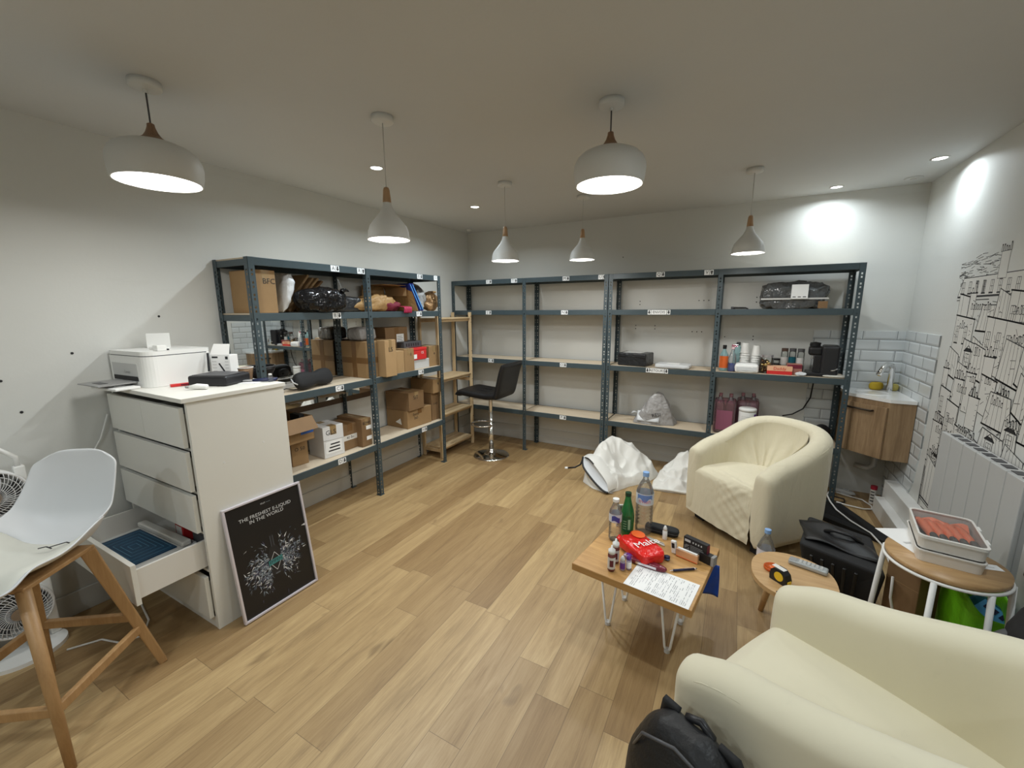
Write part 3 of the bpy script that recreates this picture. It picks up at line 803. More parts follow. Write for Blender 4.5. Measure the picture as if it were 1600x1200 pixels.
# ------------------------------------------------------------------ armchairs
def tub_chair(t, cover, slack, D=.66):
    W, th = .66, .125
    hw = W / 2 - th / 2
    yc = D / 2 - th / 2 - hw * .92                       # start of the rounded back
    pts = []                                             # centreline, left front -> back -> right front
    y0 = -D / 2 + .028
    for k in range(10): pts.append((-hw, lerp(y0, yc, k / 10)))
    for k in range(25):
        a = PI - PI * k / 24
        c, s = math.cos(a), math.sin(a); e = 2 / 2.35
        pts.append((hw * math.copysign(abs(c) ** e, c), yc + hw * .92 * abs(s) ** e))
    for k in range(10): pts.append((hw, lerp(yc, y0, (k + 1) / 10)))
    n = len(pts)
    Ls = [0]
    for i in range(1, n): Ls.append(Ls[-1] + math.hypot(pts[i][0] - pts[i - 1][0], pts[i][1] - pts[i - 1][1]))
    tot = Ls[-1]
    def height(i):
        y = pts[i][1]
        h = .595 + .150 * smooth(-D / 2 + .10, D / 2 - .02, y)
        d = min(Ls[i], tot - Ls[i])
        return h - .050 * max(0, 1 - d / .14) ** 2
    mb = MB(); NS = 22
    def ring(cx, cy, tx, ty, h, thk, zb, push=0):
        nx, ny = -ty, tx                                  # outward is left of travel? decided by centre
        if nx * cx + ny * (cy - .02) < 0: nx, ny = -nx, -ny
        out = []
        r = thk / 2
        prof = [(r, zb), (r + .004, zb + .12), (r + .006, h - r - .05)]
        for k in range(11):
            a = PI * k / 10
            prof.append(((r + .006 * math.cos(a)) * math.cos(a) , h - r + r * math.sin(a)))
        prof += [(-r, h - r - .06), (-r, .30), (-r, zb)]
        for o, z in prof: out.append((cx + nx * o, cy + ny * o, z))
        return out
    rings = []
    def tang(i):
        a, b = pts[max(0, i - 1)], pts[min(n - 1, i + 1)]
        dx, dy = b[0] - a[0], b[1] - a[1]; L = math.hypot(dx, dy); return dx / L, dy / L
    # rounded front end of each arm
    for k in (3, 2, 1):
        a = k / 3 * PI / 2 * .96
        rings.append(ring(-hw, y0 - .045 * math.sin(a), 0, 1, height(0) - .05 * (1 - math.cos(a)), th * max(.3, math.cos(a) ** .55), .055 + .02 * (1 - math.cos(a))))
    for i in range(n):
        tx, ty = tang(i)
        rings.append(ring(pts[i][0], pts[i][1], tx, ty, height(i), th, .055))
    for k in (1, 2, 3):
        a = k / 3 * PI / 2 * .96
        rings.append(ring(hw, y0 - .045 * math.sin(a), 0, -1, height(n - 1) - .05 * (1 - math.cos(a)), th * max(.3, math.cos(a) ** .55), .055 + .02 * (1 - math.cos(a))))
    K = len(rings[0]); vs = [p for r in rings for p in r]; fs = []
    for i in range(len(rings) - 1):
        for j in range(K):
            j2 = (j + 1) % K
            fs.append((i * K + j, i * K + j2, (i + 1) * K + j2, (i + 1) * K + j))
    fs.append(tuple(range(K))); fs.append(tuple((len(rings) - 1) * K + j for j in range(K))[::-1])
    mb.add(vs, fs, 0, True)
    mb.build('tub_body', cover, t, subsurf=1)
    # piping seam along the outer top edge
    sp = []
    for i in range(0, n):
        tx, ty = tang(i); nx, ny = -ty, tx
        if nx * pts[i][0] + ny * (pts[i][1] - .02) < 0: nx, ny = -nx, -ny
        r = th / 2 * .93
        sp.append((pts[i][0] + nx * r, pts[i][1] + ny * r, height(i) - th / 2 * .62))
    MB().tube(sp, .0032, 6).build('seam', cover, t)
    # seat and front panel in one rounded block
    sw = W / 2 - th + .012; rnd = random.Random(3)
    def seat(u, v):
        # v runs from the bottom of the front panel up and over to the back
        L1 = .31; L2 = D - .14; s = v * (L1 + L2)
        x = lerp(-lerp(W / 2 - .022, sw, smooth(L1 - .05, L1 + .05, s)) if slack else -sw, sw, u)
        yf = -D / 2 - .008; zt = .415; r = .055
        cr = 1 - (2 * u - 1) ** 2
        if s < L1 - r: y, z = yf, lerp(.065, zt - r, s / (L1 - r))
        elif s < L1 + r:
            a = (s - L1 + r) / (2 * r) * PI / 2; y, z = yf + r - r * math.cos(a), zt - r + r * math.sin(a)
        else: y, z = yf + r + (s - L1 - r), zt
        y -= .012 * cr * (1 if s < L1 else 0); z += .022 * cr * smooth(L1 - .02, L1 + .2, s)
        z -= (.03 if slack else .02) * smooth(L1 + .25, L1 + L2, s)
        if slack:
            q = noise.noise(Vector((x * 2.5 + 7, s * 16 + x * 11, 1.3))) ; q2 = noise.noise(Vector((x * 3, s * 30 - x * 24, 5.1)))
            msk = smooth(.25, .95, u)
            d = (abs(q) * -.028 + .010) * msk + .008 * q2 * msk
            if s < L1: y += d * .9
            else: z += d * .5 + .006 * math.sin(s * 60 + x * 9) * smooth(.1, .5, u) * (1 - smooth(L1 + .05, L1 + .16, s))
        return (x, y, z)
    m = MB(); m.grid(seat, 44, 70)
    m.build('seat', cover, t, recalc=False)
    # inner lining: on the slack cover it hangs from the rim to the seat in folds
    if slack:
        i0, i1 = 4, n - 5
        def lining(u, v):
            f = lerp(i0, i1, u); i = int(min(f, n - 2)); k = f - i
            x, y = lerp(pts[i][0], pts[i + 1][0], k), lerp(pts[i][1], pts[i + 1][1], k)
            h = lerp(height(i), height(i + 1), k)
            # inward direction
            L = math.hypot(x, y - .0) or 1
            nx, ny = -x / L, -(y - .0) / L
            z = lerp(h - .035, .405, v)
            inn = th / 2 * .80 + .125 * v ** 2.1 * smooth(0, .25, u) * smooth(0, .25, 1 - u) + .012
            fold = math.sin(u * 64 + 2.2 * math.sin(v * 3 + u * 9)) * .5 + noise.noise(Vector((u * 26, v * 1.5, 2))) * .9
            amp = .013 * smooth(.15, .7, v) * smooth(.08, .3, u) * smooth(.05, .25, 1 - u)
            d = inn + fold * amp
            return (x + nx * d, y + ny * d, z)
        MB().grid(lining, 130, 20).build('back_lining', cover, t, recalc=False)
    for sx in (-1, 1):
        for sy in (-1, 1):
            MB().box(sx * .235 - .04, sx * .235 + .04, sy * (D / 2 - .095) - .03 - .02 * (sy < 0), sy * (D / 2 - .095) + .03 - .02 * (sy < 0), 0, .062).build('foot', 'blackm', t, bevel=.004)
def chairs():
    a = math.atan2(-.73, -.68)                      # facing direction of the far chair
    t = thing('armchair', 'cream tub armchair with slack wrinkled cover standing before the back rack', 'armchair', (3.055, -1.045, 0), a + PI / 2, 'cream tub armchairs')
    tub_chair(t, 'cream2', True)
    a = math.atan2(.478, -.88)
    t = thing('armchair', 'smooth cream tub armchair in the near right corner beside the black backpack', 'armchair', (3.262, -2.985, 0), a + PI / 2, 'cream tub armchairs')
    tub_chair(t, 'cream', False, .78)
chairs()

# ------------------------------------------------------------------ stools
def shell_stool():
    c = Vector((.70, -3.825)); ang = math.atan2(-.816, .579)     # facing
    t = thing('counter_stool', 'white shell counter stool on beech legs in the near left corner', 'stool', (c.x, c.y, 0), ang + PI / 2)
    # local: front is -y, right (from behind the viewer facing it) is +x
    ZS = .635
    def shell(u, v):
        # v: 0 front edge -> .5 crease -> 1 top of the back ; u across
        k = 2 * u - 1
        if v < .52:
            s = v / .52
            y = lerp(-.215, .150, s); z = ZS + .0 + .015 * (1 - s) ** 2 - .035 * smooth(0, .25, .25 - s)
            wd = lerp(.165, .190, smooth(0, .6, s)) * (1 - .12 * max(0, (.12 - s) / .12) ** 2)
            rise = .045 * abs(k) ** 3.5 * (1 - .3 * smooth(.0, .3, .3 - s)) + .055 * abs(k) ** 3 * smooth(.4, 1, s)
            return (k * wd - .018, y, z + rise - .02 * (1 - k * k) * smooth(.2, .8, s))
        s = (v - .52) / .48
        a = smooth(0, .35, s)
        y = .150 + .075 * math.sin(min(1, s / .3) * PI / 2) * .75 + .075 * s
        z = ZS - .015 + .05 * a * 0 + .325 * s ** 1.12 + .01
        wd = .186 - .040 * s - .045 * max(0, (s - .80) / .20) ** 3
        fwd = .055 * abs(k) ** 2.6 * (1 - .75 * s)
        rise = .10 * abs(k) ** 3 * (1 - s) ** 2
        zz = z + rise - .02 * abs(k) ** 4 * smooth(.8, 1, s)
        return (k * wd - .018 + .022 * s, y - fwd, zz)
    MB().grid(shell, 36, 48).build('shell_seat', mat('white polypropylene shell', (.66, .67, .685), .42), t, solid=.007, subsurf=1, recalc=False)
    # padded seat pad
    def pad(u, v):
        p = shell(lerp(.05, .95, u), lerp(.03, .50, v)); e = min(1, min(u, 1 - u) * 9) ** .5 * min(1, min(v, 1 - v) * 9) ** .5
        return (p[0], p[1], p[2] + .004 + .020 * e)
    pd = MB().grid(pad, 30, 30).build('seat_pad', mat('worn white pad', (.60, .595, .535), .55, var=.10, vscale=5), t, recalc=False)
    m = MB()
    for a, b in (((.045, .045), (.075, .075)), ((.075, .075), (.105, .060)), ((.060, .035), (.030, .050)), ((.030, .05), (.012, .04))):
        m.bar((a[0], a[1], ZS + .026), (b[0], b[1], ZS + .026), .004, .002)
    m.build('tear', 'ink', pd)
    legs_b = [(-.2175, -.2175), (.2175, -.2175), (.2175, .2175), (-.2175, .2175)]
    legs_t = [(-.105, -.125), (.105, -.125), (.105, .110), (-.105, .110)]
    zt = ZS - .028
    for b, q in zip(legs_b, legs_t):
        pb, pt = Vector((*b, 0)), Vector((*q, zt))
        if b[1] < 0:
            MB().tube([pb, lerp(pb, pt, .5), pt], .017, 14, rr=[.0135, .0175, .0195]).build('leg', 'beech', t)
        else:
            MB().bar(pb, pt, .030, .028, w2=.042, h2=.045).build('leg', 'beech', t, bevel=.004)
    def onleg(i, z):
        return lerp(Vector((*legs_b[i], 0)), Vector((*legs_t[i], zt)), z / zt)
    for i, z in ((0, .20), (1, .20), (2, .26), (3, .26)):
        j = (i + 1) % 4
        MB().bar(onleg(i, z), onleg(j, z), .020, .034).build('stretcher', 'beech', t, bevel=.003)
    MB().box(-.12, .12, -.14, .125, zt - .004, zt + .012).build('seat_bracket', 'beech', t, bevel=.003)
shell_stool()

def bar_stool():
    t = thing('bar_stool', 'black padded bar stool on chrome column in front of the corner shelf', 'stool', (.674, -.648, 0), PI)
    # local +x is the sitting direction
    MB().lathe([(.185, 0), (.188, .006), (.17, .013), (.09, .022), (.045, .034), (.030, .055), (.027, .075)], 40).build('base', 'chrome', t)
    MB().lathe([(.026, .075), (.026, .33), (.0195, .332), (.0195, .60), (.05, .615)], 24).build('column', 'chrome', t)
    r = [(.115 * math.cos(a) + .10, .115 * math.sin(a), .325) for a in [2 * PI * k / 36 for k in range(36)]]
    m = MB().tube(r, .0095, 8, closed=True); m.tube([(.0, 0, .325), (.03, 0, .325)], .014, 8)
    m.build('footrest', 'chrome', t)
    # padded seat: front rolled down, hooked onto a curved padded back
    def pad(path, thk, wd, nm, nu=34):
        mb = MB(); n = len(path)
        def fn(u, v):
            f = u * (n - 1); i = min(int(f), n - 2); k = f - i
            p = lerp(Vector(path[i]), Vector(path[i + 1]), k); d = (Vector(path[i + 1]) - Vector(path[i])).normalized()
            nn = Vector((-d.y, d.x))
            e = min(1, min(u, 1 - u) * 12) ** .5
            a = 2 * PI * v; c, s = math.cos(a), math.sin(a)
            x = wd / 2 * math.copysign(abs(c) ** .35, c); o = thk / 2 * math.copysign(abs(s) ** .6, s) * max(.15, e)
            return (p.x + nn.x * o, x, p.y + nn.y * o)
        mb.grid(lambda u, v: fn(v, u), 28, nu, wrap_u=True)
        k = 28
        mb.f.append(tuple(range(k))); mb.mi.append(0); mb.sm.append(True)
        mb.f.append(tuple(nu * k + j for j in range(k))[::-1]); mb.mi.append(0); mb.sm.append(True)
        return mb.build(nm, 'leather', t)
    pad([(.30, .655), (.24, .675), (.10, .665), (-.05, .655), (-.15, .665), (-.18, .675)], .070, .39, 'seat')
    pad([(-.155, .645), (-.175, .70), (-.20, .80), (-.225, .90), (-.255, .985)], .055, .40, 'backrest')
    m = MB()
    for y in (-.10, 0, .10): m.box(-.02, .22, y - .002, y + .002, .697, .7005)
    m.build('stitching', 'blackm', t)
bar_stool()

# ------------------------------------------------------------------ tables
CTX, CTY, CTA, CTZ = 2.548, -2.318, math.radians(-8.3), .36
def coffee_table():
    t = thing('coffee_table', 'small square stave wood coffee table on white hairpin legs', 'coffee table', (CTX, CTY, 0), CTA)
    s = .2585
    MB().box(-s, s, -s, s, CTZ - .034, CTZ).build('tabletop', 'tabletop', t, bevel=.003)
    for sx in (-1, 1):
        for sy in (-1, 1):
            cx, cy = sx * .140, sy * .105
            m = MB()
            p = [(cx - .048, cy, CTZ - .036), (cx - .012, cy + sy * .0, .022), (cx - .007, cy, .010), (cx, cy, .006), (cx + .007, cy, .010), (cx + .012, cy, .022), (cx + .048, cy, CTZ - .036)]
            m.tube(p, .0055, 8); m.box(cx - .065, cx + .065, cy - .02, cy + .02, CTZ - .038, CTZ - .0342)
            lg = m.build('hairpin_leg', 'white', t)
            MB().cyl(.013, .0, .016, 12, 0, T(cx, cy, 0)).build('rubber_foot', 'lgrey', lg)
coffee_table()
OTZ = .31
def oval_table():
    t = thing('side_table', 'small pale wood oval side table with the tape measure, behind the near armchair', 'side table', (3.14, -2.09, 0), 0)
    poly = []
    for k in range(48):
        a = 2 * PI * k / 48; c, s = math.cos(a), math.sin(a)
        poly.append(((.163 * math.copysign(abs(c) ** .95, c)), .188 * math.copysign(abs(s) ** .85, s)))
    MB().prism(poly, OTZ - .020, OTZ).build('tabletop', 'ovalwood', t, bevel=.006, seg=3)
    for k in range(3):
        a = math.radians((124, 4, 244)[k])
        b = Vector((.170 * math.cos(a), .170 * math.sin(a), 0)); q = Vector((.105 * math.cos(a), .10 * math.sin(a), OTZ - .0205))
        MB().tube([b, q], .016, 14, rr=[.012, .018]).build('leg', 'ovalwood', t)
oval_table()
RTX, RTY, RTZ, RTR = 3.610, -2.085, .535, .176
def round_table():
    t = thing('side_table', 'round wood tray side table on white metal legs holding the stacked tubs', 'side table', (RTX, RTY, 0))
    MB().lathe([(.0005, RTZ - .022), (RTR - .006, RTZ - .022), (RTR - .002, RTZ - .012), (RTR - .002, RTZ), (.0005, RTZ)], 48, cap=False).build('tabletop', 'roundwood', t)
    MB().tube([(RTR * math.cos(2 * PI * k / 48), RTR * math.sin(2 * PI * k / 48), RTZ - .026) for k in range(48)], .006, 8, closed=True).build('ring_rail', 'white', t)
    for d in (150, 245, 295, 342):
        a = math.radians(d)
        b = Vector(((RTR + .03) * math.cos(a), (RTR + .03) * math.sin(a), 0)); q = Vector((RTR * math.cos(a), RTR * math.sin(a), RTZ - .028))
        MB().tube([b, q], .0095, 10).build('leg', 'white', t)
round_table()

# ------------------------------------------------------------------ corner sink, radiator
def sink():
    t = thing('corner_sink_cabinet', 'wall hung oak corner cabinet with white basin top under the tiles', 'sink cabinet', (0, 0, 0))
    poly = lambda e, z: [(XR - .011, -.011), (XR - .355 - e, -.011), (XR - .355 - e, -.250 - e * .4), (XR - .15 - e * .4, -.455 - e), (XR - .011, -.455 - e)]
    # carcass
    MB().prism(poly(0, 0), .425, .838).build('carcass', 'sinkwood', t, bevel=.001)
    MB().prism(poly(.008, 0), .839, .862).build('basin_top', mat('white basin', (.86, .86, .85), .15), t, bevel=.004)
    # diagonal door
    a = Vector((XR - .355, -.250, 0)); b = Vector((XR - .15, -.455, 0)); d = (b - a).normalized(); nn = Vector((-.70, -.71, 0)).normalized()
    m = MB(); L = (b - a).length
    X = Matrix(((d.x, nn.x, 0, a.x), (d.y, nn.y, 0, a.y), (0, 0, 1, 0), (0, 0, 0, 1)))
    m.box(.006, L - .006, .001, .017, .43, .80, 0, X)
    dr = m.build('door', 'sinkwood', t, bevel=.001)
    m = MB(); m.tube([X @ Vector((.02, .017, .765)), X @ Vector((.02, .042, .765)), X @ Vector((.20, .042, .765)), X @ Vector((.20, .017, .765))], .007, 8)
    m.build('handle', mat('bronze handle', (.05, .038, .028), .35, metal=.6), dr)
    # basin bowl rim
    MB().tube([(XR - .20 + .10 * math.cos(2 * PI * k / 32), -.205 + .10 * math.sin(2 * PI * k / 32), .8615) for k in range(32)], .004, 6, closed=True).build('bowl_rim', mat('basin rim', (.80, .80, .79), .15), t)
    m = MB(); bx, by = XR - .075, -.085
    m.cyl(.020, .862, .872, 18, 0, T(bx, by, 0))
    p = [(bx, by, .872), (bx, by, 1.035), (bx - .012, by - .012, 1.06), (bx - .040, by - .040, 1.068), (bx - .07, by - .07, 1.05), (bx - .098, by - .098, .995)]
    m.tube(p, .014, 14, rr=[.019, .019, .020, .020, .018, .017])
    m.build('tap', 'chrome', t)
    MB().tube([(XR - .10, -.10, .424), (XR - .10, -.10, .27), (XR - .13, -.09, .24), (XR - .20, -.035, .235)], .02, 12).build('waste_pipe', 'lgrey', t)
    s = tag(MB().grid(lambda u, v: (.048 * math.cos(2 * PI * u) * max(.05, math.sin(PI * v)) ** .4, .026 * math.sin(2 * PI * u) * max(.05, math.sin(PI * v)) ** .4, .03 - .03 * math.cos(PI * v)), 24, 10, wrap_u=True).build('sponge', 'sponge'), 'yellow sponge by the tap on the corner sink', 'sponge')
    s.location = (XR - .145, -.045, .862); s.rotation_euler = (0, 0, .3)
    s = tag(MB().grid(lambda u, v: (.036 * math.cos(2 * PI * u) * max(.05, math.sin(PI * v)) ** .4, .03 * math.sin(2 * PI * u) * max(.05, math.sin(PI * v)) ** .4, .027 - .027 * math.cos(PI * v)), 24, 10, wrap_u=True).build('sponge', mat('pale sponge', (.50, .42, .12), .9, bump=.4, bscale=90)), 'paler round sponge behind the tap in the tiled corner', 'sponge')
    s.location = (XR - .046, -.042, .862)
sink()
def radiator():
    t = thing('radiator', 'white flat panel electric radiator on the right wall below the mural', 'radiator', (0, 0, 0))
    y0, y1, z0, z1, xf = -1.90, -1.125, .20, .825, 3.855
    m = MB(); n = 6; wd = (y1 - y0) / n
    for k in range(n):
        m.box(xf, xf + .018, y0 + k * wd + .0025, y0 + (k + 1) * wd - .0025, z0, z1)
    m.build('front_panel', 'radwhite', t, bevel=.003)
    MB().box(xf + .0185, xf + .075, y0 + .006, y1 - .006, z0 + .004, z1 - .006).build('body', 'lgrey', t, bevel=.003)
    m = MB()
    for k in range(9):
        yy = y0 + .03 + k * .082; MB().box(xf + .026, xf + .06, yy, yy + .05, z1 - .0055, z1 - .003).build('grille_slot', 'dgrey', t)
    m = None
    for yy in (y0 + .15, y1 - .15):
        MB().box(xf + .0755, XR - .0005, yy - .02, yy + .02, .35, .7).build('wall_bracket', 'lgrey', t)
    t = thing('radiator', 'second white panel radiator further along the right wall toward the camera', 'radiator', (0, 0, 0))
    y0, y1 = -2.60, -1.945
    m = MB(); wd = (y1 - y0) / n
    for k in range(n): m.box(xf + .01, xf + .028, y0 + k * wd + .0025, y0 + (k + 1) * wd - .0025, z0, z1)
    m.build('front_panel', 'radwhite', t, bevel=.003)
    MB().box(xf + .0285, XR - .001, y0 + .006, y1 - .006, z0 + .004, z1 - .006).build('body', 'lgrey', t, bevel=.003)
radiator()
# ------------------------------------------------------------------ soft shapes
def soft(sx, sy, sz, seed=0, amp=.02, freq=8, e=.45, nu=48, nv=30, ridge=True, flat=True, top=None):
    """crumpled rounded bag: superellipsoid with ridged folds, resting on z=0"""
    mb = MB()
    def fn(u, v):
        a = 2 * PI * u; b = PI * (v - .5)
        ca, sa, cb, sb = math.cos(a), math.sin(a), math.cos(b), math.sin(b)
        f = lambda q, p: math.copysign(abs(q) ** p, q)
        p = Vector((f(cb, e) * f(ca, e) * sx / 2, f(cb, e) * f(sa, e) * sy / 2, f(sb, e) * sz / 2))
        q = p * freq + Vector((seed * 3.1, seed * 1.7, seed))
        d = noise.noise(q) * .6 + noise.noise(q * 2.1) * .35
        if ridge: d = d * .4 + (1 - abs(noise.noise(q * 1.3 + Vector((9, 2, 4)))) * 3.2) * .5 + noise.noise(q * 4) * .15
        n = p.normalized() if p.length > 1e-6 else Vector((0, 0, 1))
        p = p + n * d * amp
        p.z += sz / 2
        if top: p = top(p)
        if flat: p.z = max(p.z, .0005)
        return p
    mb.grid(fn, nu, nv, wrap_u=True)
    return mb
def hull_bag(outline, hfun, seed=0, nr=22, nth=96, amp=.02, freq=9):
    """cloth heap: polar grid over a footprint outline, height from hfun(x, y, t)"""
    mb = MB(); n = len(outline); cx = sum(p[0] for p in outline) / n; cy = sum(p[1] for p in outline) / n
    def edge(a):
        f = a * n; i = int(f) % n; k = f - int(f); p, q = outline[i], outline[(i + 1) % n]
        return lerp(p[0], q[0], k), lerp(p[1], q[1], k)
    def fn(u, v):
        ex, ey = edge(u); t = v; x, y = lerp(ex, cx, t), lerp(ey, cy, t)
        q = Vector((x, y, seed)) * freq
        r = (1 - abs(noise.noise(q * .8)) * 3) * .55 + noise.noise(q * 2.2) * .35 + (1 - abs(noise.noise(q * 1.7 + Vector((5, 5, 5)))) * 2.6) * .4
        env = min(1, v * 5) ** .5
        return (x, y, max(.002, hfun(x, y, t) * env + r * amp * env))
    mb.grid(fn, nth, nr, wrap_u=True)
    o = [edge(k / nth) for k in range(nth)]
    mb.add([(p[0], p[1], .001) for p in o], [tuple(range(nth))], 0, True)
    return mb

# ------------------------------------------------------------------ cartons
def carton(label, size, loc, rz=0, m='kraft', tape='tape', txt=None, tsz=.05, face='x', toff=(0, 0), group='cardboard boxes on the left rack', cat='cardboard box', name='cardboard_box', extra=None, tilt=None, vtape=False):
    sx, sy, sz = size
    o = MB().box(-sx / 2, sx / 2, -sy / 2, sy / 2, 0, sz).build(name, m, bevel=.003)
    tag(o, label, cat, group); o.location = loc
    o.rotation_euler = (tilt or 0, 0, rz)
    e = .0006
    if tape:
        k = min(.05, .35 * min(sx, sy)); mb = MB()
        mb.box(-sx / 2 - e, sx / 2 + e, -k / 2, k / 2, sz, sz + e)
        mb.box(sx / 2, sx / 2 + e, -k / 2, k / 2, sz * .72, sz + e); mb.box(-sx / 2 - e, -sx / 2, -k / 2, k / 2, sz * .72, sz + e)
        if vtape:
            mb.box(sx / 2, sx / 2 + e, -sy / 2, sy / 2, sz * .40, sz * .40 + .045); mb.box(sx / 2, sx / 2 + e * 1.5, -sy * .05, sy * .12, .0, sz)
            mb.box(-sx / 2, sx / 2, -sy / 2 - e, -sy / 2, sz * .40, sz * .40 + .045); mb.box(-.02, .03, -sy / 2 - e * 1.5, -sy / 2, 0, sz)
        mb.build('packing_tape', tape, o)
    if txt:
        X = (T(sx / 2 + .0012, toff[0], sz / 2 + toff[1]) @ FACE_PX) if face == 'x' else (T(toff[0], -sy / 2 - .0012, sz / 2 + toff[1]) @ FACE_NY)
        MB().text(txt, tsz, X).build('handwriting', 'ink', o)
    if extra: extra(o, sx, sy, sz)
    return o
def xlabel(y0, y1, z0, z1, m='paper', nm='shipping_label'):
    def f(o, sx, sy, sz):
        mb = MB().box(sx / 2 + .0008, sx / 2 + .0016, y0, y1, z0, z1)
        h = z1 - z0
        for k in range(4):
            mb.box(sx / 2 + .0016, sx / 2 + .0019, lerp(y0, y1, .12), lerp(y0, y1, .85 - .1 * (k % 2)), z0 + h * (.18 + .18 * k), z0 + h * (.22 + .18 * k), 1)
        mb.build(nm, [m, 'dgrey'], o)
    return f

def mailer_top(p):
    k = p.z / .245
    p.y *= .45 + .75 * k; p.y += .02 * k; p.x *= .75 + .3 * k; p.z += .012 * (p.y / .04) * k
    return p
def left_rack_items():
    z = ZL[0 + 1] + .001
    carton('tall taped cardboard box at the near end of the left rack top shelf', (.26, .125, .252), (.205, -2.632, z), 0, 'kraft', 'cleartape', 'BFC', .045, 'x', (.02, .06))
    # white mailer standing next to it
    o = tag(soft(.25, .075, .245, 3, .014, 13, .75, top=mailer_top).build('mailer_bag', 'whitebag'), 'white plastic mailer bag standing upright beside the tall taped box', 'mailer bag')
    o.location = (.225, -2.505, z); o.rotation_euler = (-.14, 0, 0)
    # leaning padded envelopes
    labs = ('front brown padded envelope leaning on the left rack top shelf, next to the white mailer', 'second brown padded envelope leaning on the top shelf',
            'third brown padded envelope leaning on the top shelf', 'last brown padded envelope of the leaning row, against the black bin bag')
    for k in range(4):
        m = MB().box(-.09, .09, -.008, .008, 0, .315 - .012 * (k % 2))
        o = tag(m.build('padded_envelope', ('kraft2', 'kraft', 'kraft2', 'kraft3')[k], bevel=.005), labs[k], 'envelope', 'padded envelopes leaning on the top shelf')
        o.location = (.135 + .01 * (k % 2), -2.462 + k * .028, z + .010); o.rotation_euler = (-.70 - .04 * k, 0, .03 * (k % 2))
        MB().box(.0902, .0908, -.006, .006, .0, .24).build('seam', 'kraft3', o)
        if k == 3: MB().box(.02, .085, -.0095, -.0082, .05, .2).build('smoky_wrap', 'smokewrap', o)
    o = tag(soft(.18, .38, .165, 5, .019, 11, .8).build('bin_bag', 'binbag'), 'shiny black bin bag lying on the left rack top shelf', 'bin bag')
    o.location = (.330, -2.255, z); o.rotation_euler = (0, 0, .05)
    MB().tube([(.05, .13, .14), (.06, .155, .155), (.065, .18, .145)], .012, 8, rr=[.02, .012, .006]).build('knot', 'binbag', o)
    o = tag(soft(.22, .27, .115, 6, .012, 10, .3).build('parcel', 'blackwrap'), 'flat black parcel on the left rack top shelf behind the kraft bag', 'parcel')
    o.location = (.168, -1.985, z); MB().box(-.08, .08, -.1, -.04, .118, .121).build('sealed_flap', 'black', o)
    o = tag(soft(.19, .56, .135, 8, .034, 10, .85, top=lambda p: Vector((p.x, p.y, p.z * (.55 + .45 * smooth(-.28, .08, p.y))))).build('paper_bag', 'kraftpaper'), 'long crumpled kraft paper bag lying across the middle upright of the left rack', 'paper bag')
    o.location = (.205, -1.715, z + .002); MB().box(-.06, .06, .255, .285, .05, .075).build('folded_mouth', 'kraftpaper', o, bevel=.01)
    # open kraft carrier bag leaning
    t = thing('carrier_bag', 'big open kraft carrier bag leaning toward the blue folder on the top shelf', 'paper bag', (.185, -1.53, z + .10), 0)
    m = MB(); m.box(-.14, .12, -.12, .13, .115, .118); m.box(-.14, -.137, -.12, .13, .0, .118)
    m.build('back_panel', 'kraftpaper', t)
    m = MB().box(-.14, .155, .0, .004, -.235, .0)
    pz = m.build('front_panel', 'kraftpaper', t); pz.location = (0, .135, .118); pz.rotation_euler = (.42, 0, .05)
    MB().box(-.12, .12, .13, .134, .03, .1).build('gusset', 'kraft2', t)
    o = tag(soft(.24, .24, .09, 12, .02, 12, .8).build('cloth', 'darkred'), 'dark red cloth crumpled under the open kraft carrier bag', 'cloth')
    o.location = (.175, -1.53, z); MB().grid(lambda u, v: (.125 + .085 * min(1, v * 1.9) + .006 * math.sin(u * 20), lerp(.02, .11, u) - .015 * v, .03 - .055 * v * v * (1 if v > .5 else .5) + .012), 14, 8).build('hanging_corner', mat('crimson cloth', (.35, .01, .06), .6), o, solid=.003)
    o = tag(MB().cyl(.028, 0, .03, 18).build('bottle_cap', 'teal'), 'small teal lid poking out below the kraft carrier bag', 'lid'); o.location = (.335, -1.43, z); o.rotation_euler = (0, .0, 0)
    MB().cyl(.02, .0301, .034, 14).build('rim', 'cyanbottle', o)
    # blue folders
    for k in range(2):
        o = tag(MB().box(-.13, .13, -.009, .009, 0, .262).build('folder', 'blue', bevel=.004), ('blue plastic folder leaning back on the top shelf, front one', 'blue plastic folder leaning behind another blue folder on the top shelf')[k], 'folder', 'blue folders on the top shelf')
        o.location = (.215, -1.262 + .030 * k, z + .006); o.rotation_euler = (.52, 0, 0)
        MB().box(.1302, .131, -.004, .004, .01, .25).build('edge_strip', 'skyblue', o)
    o = tag(soft(.24, .20, .235, 14, .028, 9, .85).build('plastic_bag', mat('clear plastic bag', (.62, .63, .64), .15, trans=.35, bump=.8, bscale=25, bdist=.02)), 'crumpled clear plastic bag with dark contents at the far end of the top shelf', 'plastic bag')
    o.location = (.17, -1.175, z)
    MB().grid(lambda u, v: (.02 + .10 * math.cos(2 * PI * u) * math.sin(PI * v), -.01 + .075 * math.sin(2 * PI * u) * math.sin(PI * v), .175 - .06 * math.cos(PI * v)), 20, 10, wrap_u=True).build('dark_contents', 'dgrey', o)
    o = tag(soft(.13, .16, .17, 15, .018, 13, .8).build('pouch', mat('bronze foil pouch', (.36, .22, .11), .3, metal=.5, bump=.8, bscale=25, bdist=.02)), 'bronze crumpled pouch at the last upright of the top shelf', 'pouch')
    o.location = (.245, -1.02, z)
    MB().box(-.03, .04, .0, .06, .165, .185).build('pouch_neck', 'kraftpaper', o, bevel=.012)

    # ---- second level
    z = ZL[2] + .001
    carton('large taped brown box straddling the middle upright of the left rack', (.275, .315, .285), (.190, -1.745, z), 0, 'kraft', 'tape', vtape=True)
